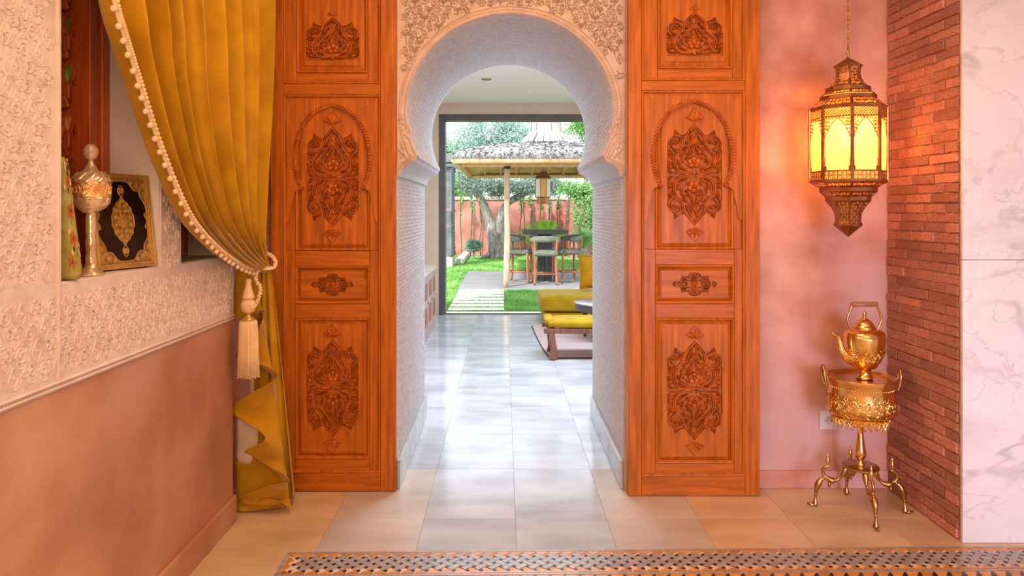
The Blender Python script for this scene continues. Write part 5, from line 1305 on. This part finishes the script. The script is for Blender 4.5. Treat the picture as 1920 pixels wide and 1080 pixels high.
for (za, zb_, ra, rb, n, z_) in ((3.02, 2.70, .30, .56, 90, 0), (4.2, 2.93, .20, .35, 60, 0)):
    cn.lathe([(rb*.9, zb_), (ra*.95, za)], 40, (xcP, ycP, 0), capb=False)
    for i in range(n):
        a = 2*PI*i/n+r.uniform(-.03, .03); j = r.uniform(.95, 1.05); c, s = math.cos(a), math.sin(a); wv = (-s, c); zz = zb_-r.uniform(0, .06)
        k = rb*j*1.0; w = rb*PI/n*1.3
        cn.add([(xcP+c*ra-wv[0]*w*.6, ycP+s*ra-wv[1]*w*.6, za), (xcP+c*ra+wv[0]*w*.6, ycP+s*ra+wv[1]*w*.6, za), (xcP+c*k+wv[0]*w, ycP+s*k+wv[1]*w, zz), (xcP+c*k-wv[0]*w, ycP+s*k-wv[1]*w, zz), (xcP+c*(ra+k)/2*1.06, ycP+s*(ra+k)/2*1.06, (za+zz)/2)],
               [(0, 1, 4), (1, 2, 4), (2, 3, 4), (3, 0, 4)])
cn.build('straw_cone', m_straw, pv)
# ---- lantern under the pavilion
gx_, gy_ = .715, 13.2; kq = gy_/F; ZQ = lambda y: H-(y-VY)*kq
gl = thing('garden_lantern', (gx_, gy_, ZQ(382)), 'coloured glass lantern hanging under the thatched roof', 'lantern')
m_tin = mat('brown_tin', (.22, .10, .04), .45, .6, col2=(.34, .17, .07), vscale=10)
rq = PI/8
MB().lathe([(r_*kq/math.cos(PI/8), ZQ(y)) for r_, y in [(14.5, 336), (15, 334), (6, 322), (6, 319.5)]], 8, (gx_, gy_, 0), rq).build('roof', m_tin, gl)
MB().lathe([(r_*kq/math.cos(PI/8), ZQ(y)) for r_, y in [(11.5, 382), (11.5, 371), (14, 370), (14, 369)]], 8, (gx_, gy_, 0), rq).build('base', m_tin, gl)
cols = [mat('pane_amber', (.70, .30, .03), .2, coat=.4), mat('pane_clear', (.60, .58, .50), .2, coat=.4), mat('pane_green', (.06, .20, .05), .2, coat=.4)]
for k in range(8):
    a0, a1 = rq+2*PI*k/8+.03, rq+2*PI*(k+1)/8-.03; R0 = 14*kq/math.cos(PI/8); mid = (a0+a1)/2
    idx = [0, 1, 2, 1][int(round(((mid+PI/2) % (2*PI))/(PI/4))) % 4]
    mb = MB(); q = [(gx_+R0*math.cos(a), gy_+R0*math.sin(a)) for a in (a0, a1)]; qi = [(gx_+R0*.93*math.cos(a), gy_+R0*.93*math.sin(a)) for a in (a0, a1)]
    mb.prism([q[0], q[1], qi[1], qi[0]], xy(), ZQ(369), ZQ(336)).build('pane', cols[idx], gl)
    a = rq+2*PI*k/8; MB().tube([(gx_+R0*math.cos(a), gy_+R0*math.sin(a), ZQ(369.5)), (gx_+R0*math.cos(a), gy_+R0*math.sin(a), ZQ(335.5))], .008, 6).build('corner_bar', m_tin, gl)
MB().tube([(gx_, gy_, ZQ(320)), (gx_, gy_, 2.30)], .006, 6).build('chain', m_tin, gl)
# ---- bar table and stools
bt = thing('bar_table', (.79, 14.05, GZ+.022), 'tall square bar table of dark slatted wood under the pavilion', 'table')
m_dk = mat('charcoal_wood', (.045, .045, .05), .5, col2=(.09, .09, .10), vscale=8, stretch=(5, 5, .6))
MB().box(.36, 13.62, .90, 1.22, 14.48, .975).build('table_top', m_dk, bt, bevel=.006)
MB().box(.68, 13.94, GZ+.03, .90, 14.16, .90).build('core', m_dk, bt)
for i in range(4):
    for (dx, dy, sx2, sy2) in ((0, -1, 1, 0), (0, 1, 1, 0), (-1, 0, 0, 1), (1, 0, 0, 1)):
        c = Vector((.79+dx*.125, 14.05+dy*.125, 0))+Vector((sx2, sy2, 0))*(-.105+i*.07)
        w, d = (.032, .012) if sx2 else (.012, .032)
        MB().box(c.x-w, c.y-d, GZ+.024, c.x+w, c.y+d, .895).build('slat', m_dk, bt)
m_leg = mat('stool_wood', (.30, .10, .045), .45, col2=(.46, .19, .09), vscale=9, stretch=(5, 5, .8)); m_fab = mat('sage_fabric', (.14, .165, .13), .9, col2=(.20, .225, .185), vscale=20, bump=.2, bscale=150)
def make_stool():
    s = empty('bar_stool', (0, 0, 0)); zs = .60
    sc_ = cushion(-.225, -.215, zs-.075, .225, .215, zs+.02, .04, m_fab, 'seat', s, puff=.02)
    for (x, y) in ((-.19, -.18), (.19, -.18), (-.21, .19), (.21, .19)):
        top = zs-.07 if y > 0 else .83; mb = MB()
        mb.tube(cr([(x*1.08, y*1.12, .001), (x*1.02, y, .25), (x, y*.98, zs-.05)]+([(x*1.10, y*1.02, .83)] if y < 0 else []), 4), .024, 8); mb.build('leg', m_leg, s, smooth=True)
    for (x, y) in ((.205, .06), (-.205, .06)):
        MB().tube(cr([(x, y, zs-.05), (x*1.08, y*.9, .72), (x*1.16, y*.5, .83)], 4), .020, 8).build('arm_post', m_leg, s, smooth=True)
    for (a, b) in (((-.20, -.19), (.20, -.19)), ((-.22, .20), (.22, .20)), ((-.20, -.19), (-.22, .20)), ((.20, -.19), (.22, .20))):
        MB().tube([(a[0], a[1], .20), (b[0], b[1], .20)], .015, 6).build('stretcher', m_leg, s, smooth=True)
    mb = MB(); n = 24; sec = [(-.03, -.045), (.03, -.045), (.035, 0), (.03, .06), (0, .075), (-.03, .06), (-.035, 0)]
    for i in range(n+1):
        a = PI+PI*i/n; c, s_ = math.cos(a), math.sin(a); e = .55+.45*abs(s_)**.5
        for (rr, zz) in sec: mb.v.append((c*(.25+rr), .06+s_*(.29+rr)+.0, .825+zz*e-.02*(1-abs(s_))))
    k = len(sec); mb.f = [(i*k+j, i*k+(j+1) % k, (i+1)*k+(j+1) % k, (i+1)*k+j) for i in range(n) for j in range(k)]+[tuple(range(k)), tuple(n*k+j for j in range(k))]
    mb.build('backrest', m_fab, s, smooth=True); return s
st0 = make_stool()
for i, (x, y, rz, lab) in enumerate(((.76, 13.30, 0, 'with its curved back towards the stepping slabs'), (.30, 13.80, -PI/2-.2, 'between the pavilion post and the bar table'),
                                     (1.24, 13.80, PI/2+.25, 'on the cushion side of the bar table'), (.80, 14.85, PI, 'behind the bar table by the cycad'))):
    o = st0 if i == 0 else copy_tree(st0)
    o.location = (x, y, GZ+.022); o.rotation_euler = (0, 0, rz); tag(o, 'sage upholstered wooden bar stool '+lab, 'bar stool', 'bar stools around the bar table')
# ---- garden wall, plants, trees
m_gw = mat('red_garden_wall', (.44, .15, .12), .85, col2=(.58, .27, .23), vscale=2.5, bump=.15, bscale=20)
struct(MB().box(-12, 22.2, GZ, 12, 22.5, 1.68).box(1.9, 20.6, GZ, 2.1, 22.2, 1.68).build('wall_garden', m_gw), 'red rendered garden wall')
struct(MB().box(-12, 22.15, 1.68, 12, 22.55, 1.78).build('trim_2', mat('wall_cap', (.62, .52, .50), .85), bevel=.02), 'pale coping of the garden wall')
def crown(mb, c, rad, n, size, seed, clumps=34, asp=2.8):
    r = random.Random(seed); cl_ = []
    for i in range(clumps):
        d = Vector((r.gauss(0, 1), r.gauss(0, 1), r.gauss(0, 1))).normalized()*(r.random()**.45)
        cl_.append(Vector((c[0]+d.x*rad[0]*.85, c[1]+d.y*rad[1]*.85, c[2]+d.z*rad[2]*.85)))
    for i in range(n):
        k = cl_[r.randrange(clumps)]; s = .34
        p = k+Vector((r.gauss(0, s*rad[0]*.6), r.gauss(0, s*rad[1]*.6), r.gauss(0, s*rad[2]*.6)))
        a = Vector((r.gauss(0, 1), r.gauss(0, 1), r.gauss(0, .8))).normalized(); b = a.cross(Vector((r.gauss(0, 1), r.gauss(0, 1), r.gauss(0, 1)))).normalized(); q = size*r.uniform(.7, 1.3)
        mb.add([p-a*q, p+b*q/asp, p+a*q, p-b*q/asp], [(0, 1, 2, 3)])
    return mb
def leafmat(name, c1, c2, sc=9): return mat(name, c1, .6, col2=c2, vscale=sc, lo=.3, hi=.7, spec=.3)
m_olive = leafmat('olive_leaf', (.11, .16, .12), (.34, .42, .37)); m_pale = leafmat('pale_olive_leaf', (.22, .36, .31), (.52, .66, .62)); m_green = leafmat('green_leaf', (.06, .24, .04), (.26, .50, .10)); m_bam = leafmat('bamboo_leaf', (.09, .30, .07), (.38, .58, .24))
m_bark = mat('grey_bark', (.16, .13, .12), .95, col2=(.42, .37, .36), vscale=9, stretch=(2, 2, .6), bump=1, bscale=14)
def tree(name, base, label, cat, lm, crowns, trunk=None, n=6000, size=.05, seed=1):
    t = thing(name, base, label, cat)
    if trunk:
        mb = MB()
        for pts, rr in trunk: mb.tube(cr(pts, 5), [rr[0]+(rr[1]-rr[0])*i/(5*(len(pts)-1)) for i in range(5*(len(pts)-1)+1)], 10)
        mb.build('trunk', m_bark, t, smooth=True)
    mb = MB()
    for i, (c, rad) in enumerate(crowns): crown(mb, c, rad, n//len(crowns), size, seed+i)
    tag(mb.build('foliage', lm, t), None, None, None, 'stuff'); return t
ot = (-.20, 20.6)
tree('olive_tree', (ot[0], ot[1], GZ), 'old olive tree with forked grey trunk in front of the red wall', 'tree', m_olive,
     [((-.35, 20.4, 2.0), (.75, .7, .40)), ((.45, 20.4, 2.05), (.85, .7, .38)), ((1.1, 20.6, 2.05), (.6, .6, .35)), ((-.9, 20.8, 2.15), (.5, .6, .3))],
     [([(ot[0]-.02, ot[1], GZ), (ot[0]-.10, ot[1], .5), (ot[0]-.22, ot[1], 1.1), (ot[0]-.50, ot[1], 1.75), (ot[0]-.75, ot[1], 2.0)], (.21, .08)),
      ([(ot[0]+.10, ot[1], GZ), (ot[0]+.08, ot[1]+.05, .5), (ot[0]+.10, ot[1], 1.1), (ot[0]+.35, ot[1], 1.6), (ot[0]+1.2, ot[1], 2.0)], (.19, .07)),
      ([(ot[0]-.45, ot[1]-.1, GZ+.02), (ot[0]-.15, ot[1], .15), (ot[0], ot[1], .5)], (.05, .14)), ([(ot[0]+.55, ot[1]-.1, GZ+.02), (ot[0]+.25, ot[1], .15), (ot[0]+.1, ot[1], .5)], (.05, .14))], n=20000, size=.032, seed=11)
tree('tall_olive_tree', (-.4, 25, GZ), 'tall pale silvery olive tree behind the thatched roof', 'tree', m_pale,
     [((-1.0, 24.5, 3.5), (1.0, .9, 1.1)), ((.1, 24.5, 3.7), (1.0, .9, 1.0)), ((1.3, 25, 3.6), (.9, .9, .9))],
     [([(-.4, 25, GZ), (-.3, 25, 1.5), (-.6, 24.8, 3.2)], (.2, .08))], n=30000, size=.045, seed=21)
tree('garden_tree', (-2.0, 27, GZ), 'bright green leafy tree beside the tall olive tree', 'tree', m_green,
     [((-1.95, 26.5, 3.3), (.75, .7, .75)), ((-1.7, 26.3, 2.2), (.8, .7, .8))], [([(-2, 27, GZ), (-2, 26.8, 1.2), (-1.95, 26.6, 3)], (.15, .06))], n=9000, size=.05, seed=31)
tree('leafy_tree', (3.2, 28, GZ), 'dense bright green tree above the right of the thatched roof', 'tree', m_green,
     [((3.15, 28, 4.6), (.85, .7, .9)), ((3.3, 28, 3.4), (.9, .7, .8))], [([(3.2, 28, GZ), (3.2, 28, 1.6), (3.15, 28, 3.8)], (.15, .06))], n=10000, size=.05, seed=41)
tree('bamboo_shrub', (2.4, 19.5, GZ), 'large light green bamboo shrub beside the bar table', 'shrub', m_bam,
     [((2.4, 19.5, 1.4), (.6, .45, .6)), ((2.05, 19.7, 1.9), (.55, .4, .35)), ((2.5, 19.4, .75), (.45, .45, .5))], [([(2.4, 19.5, GZ), (2.4, 19.5, .8), (2.3, 19.5, 1.6)], (.04, .02))], n=14000, size=.036, seed=51)
tree('yellow_green_shrub', (-1.45, 23.0, GZ), 'light green shrub rising over the red wall by the grey lattice', 'shrub', m_bam,
     [((-1.45, 23.0, 2.05), (.5, .2, .35))], [([(-1.45, 23.0, GZ), (-1.42, 23.0, 1.0), (-1.45, 23.0, 1.9)], (.03, .015))], n=3500, size=.035, seed=61)
bu = thing('topiary_bush', (-.855, 20.2, GZ), 'round clipped green bush on a short stem before the red wall', 'bush')
crown(MB(), (-.855, 20.2, .36), (.27, .27, .18), 5200, .020, 71, 60).build('foliage', leafmat('box_leaf', (.08, .20, .13), (.30, .48, .38), 16), bu)
MB().tube([(-.855, 20.2, GZ), (-.85, 20.2, .3)], .02, 6).build('stem', m_bark, bu)
def cycad(base, n, L, label, seed, lm):
    t = thing('cycad', base, label, 'plant'); r = random.Random(seed); b = Vector(base)
    MB().lathe([(.10, 0), (.13, .1), (.12, .3), (.06, .42)], 10, b).build('trunk', m_bark, t, smooth=True)
    for i in range(n):
        a = 2*PI*i/n*1.0+r.uniform(-.1, .1); el = r.uniform(.6, 1.42); mb = MB(); P = []
        for k in range(9):
            q = k/8; e = el-.6*q*q; P.append(b+Vector((math.cos(a)*math.cos(el)*L*q, math.sin(a)*math.cos(el)*L*q, .40+L*q*math.sin(el)-.25*L*q*q)))
        mb.tube(P, [.008*(1-.7*k/8) for k in range(9)], 4)
        for k in range(1, 33):
            q = k/33; f = q*8; j = min(7, int(f)); p = P[j].lerp(P[j+1], f-j); d = (P[j+1]-P[j]).normalized(); s = d.cross(Vector((0, 0, 1))).normalized()
            ll = .16*math.sin(PI*min(1, q*.85+.15))*L
            for sg in (1, -1):
                e = p+(s*sg*.75+d*.75+Vector((0, 0, .25)))*ll; mb.add([p-d*.016, p+d*.016, e], [(0, 1, 2)])
        mb.build('frond', lm, t)
m_cyc = leafmat('cycad_leaf', (.20, .48, .03), (.50, .72, .12), 4)
cycad((.92, 16.5, GZ), 44, 1.05, 'bright green cycad with arching fronds behind the bar table', 5, m_cyc)
cycad((2.02, 18.2, GZ), 18, .8, 'smaller cycad with pale fronds beside the bamboo shrub', 6, leafmat('cycad_leaf_pale', (.16, .36, .10), (.46, .62, .28), 4))
m_cane = mat('bamboo_cane', (.07, .10, .03), .6, col2=(.16, .17, .06), vscale=10); r = random.Random(12)
for i, x in enumerate((-1.28, -1.02, -.72, .50, .66, .86, 1.10, 1.32, 1.56)):
    y = 21.6+r.uniform(-.15, .15); t = thing('bamboo_cane', (x, y, GZ), 'thin dark bamboo cane '+('beside the grey lattice kiosk', 'behind the clipped round bush', 'beside the forked olive trunk', 'nearest the peeled pavilion post', 'second from the peeled pavilion post', 'third from the peeled pavilion post', 'fourth from the peeled pavilion post', 'fifth from the peeled pavilion post', 'beside the large bamboo shrub')[i], 'cane', 'bamboo canes along the red wall')
    P = [(x+r.uniform(-.03, .03)+.018*k*math.sin(i), y, GZ+.45*k) for k in range(6)]
    mb = MB().tube(P, .016, 6)
    for p in P[1:]: mb.sphere(p, .021, 6, 4)
    mb.build('culm', m_cane, t, smooth=True)
    crown(MB(), (P[-1][0], y, GZ+1.7), (.10, .1, .45), 90, .05, 90+i, 8).build('leaves', m_bam, t)
# ---- grey lattice structure at the left
lt = thing('lattice_kiosk', (-1.50, 18.3, GZ), 'grey painted lattice kiosk with columns and cornice at the lawn edge', 'kiosk')
m_lt = mat('grey_paint', (.13, .14, .16), .6, col2=(.20, .21, .24), vscale=5)
xa, xb, ya, yb2 = -2.1, -1.26, 17.6, 18.6
MB().box(xa, ya, GZ, xb, yb2, .22).build('plinth', mat('tiled_plinth', (.40, .38, .40), .7, col2=(.62, .58, .58), vscale=14), lt)
for (x, y) in ((-1.30, 17.66), (-1.30, 18.54), (-1.62, 17.66), (-1.62, 18.54)):
    MB().lathe([(.06, .22), (.06, .30), (.045, .34), (.055, .42), (.04, .46), (.036, 1.3), (.05, 1.32), (.05, 1.38), (.036, 1.40), (.036, 2.3), (.06, 2.36), (.06, 2.42)], 12, (x, y, 0)).build('column', m_lt, lt, smooth=True)
MB().box(xa-.04, ya-.06, 2.42, xb+.02, yb2+.06, 2.50).build('cornice', m_lt, lt, bevel=.01); MB().box(xa-.06, ya-.09, 2.52, xb+.05, yb2+.09, 2.74).build('cornice', m_lt, lt, bevel=.02)
for (z0, z1) in ((.24, .95), (1.0, 1.35), (1.4, 2.40)):
    MB().box(-1.31, 17.7, z0-.03, -1.27, 18.5, z0+.02).build('lattice_rail', m_lt, lt)
    for k in range(6): MB().box(-1.30, 17.74+k*.145, z0, -1.28, 17.765+k*.145, z1).build('lattice_bar', m_lt, lt)
    for k in range(int((z1-z0)/.1)): MB().box(-1.30, 17.7, z0+.05+k*.1, -1.282, 18.5, z0+.07+k*.1).build('lattice_bar', m_lt, lt)
    MB().box(-1.58, 17.66, z0, -1.34, 17.68, z1).build('panel', m_lt, lt)
tag(MB().box(-1.24, 18.7, GZ, -1.05, 21.9, .10).build('garden_kerb', m_slab, bevel=.01), 'low pale stone kerb at the lawn edge by the kiosk', 'kerb')
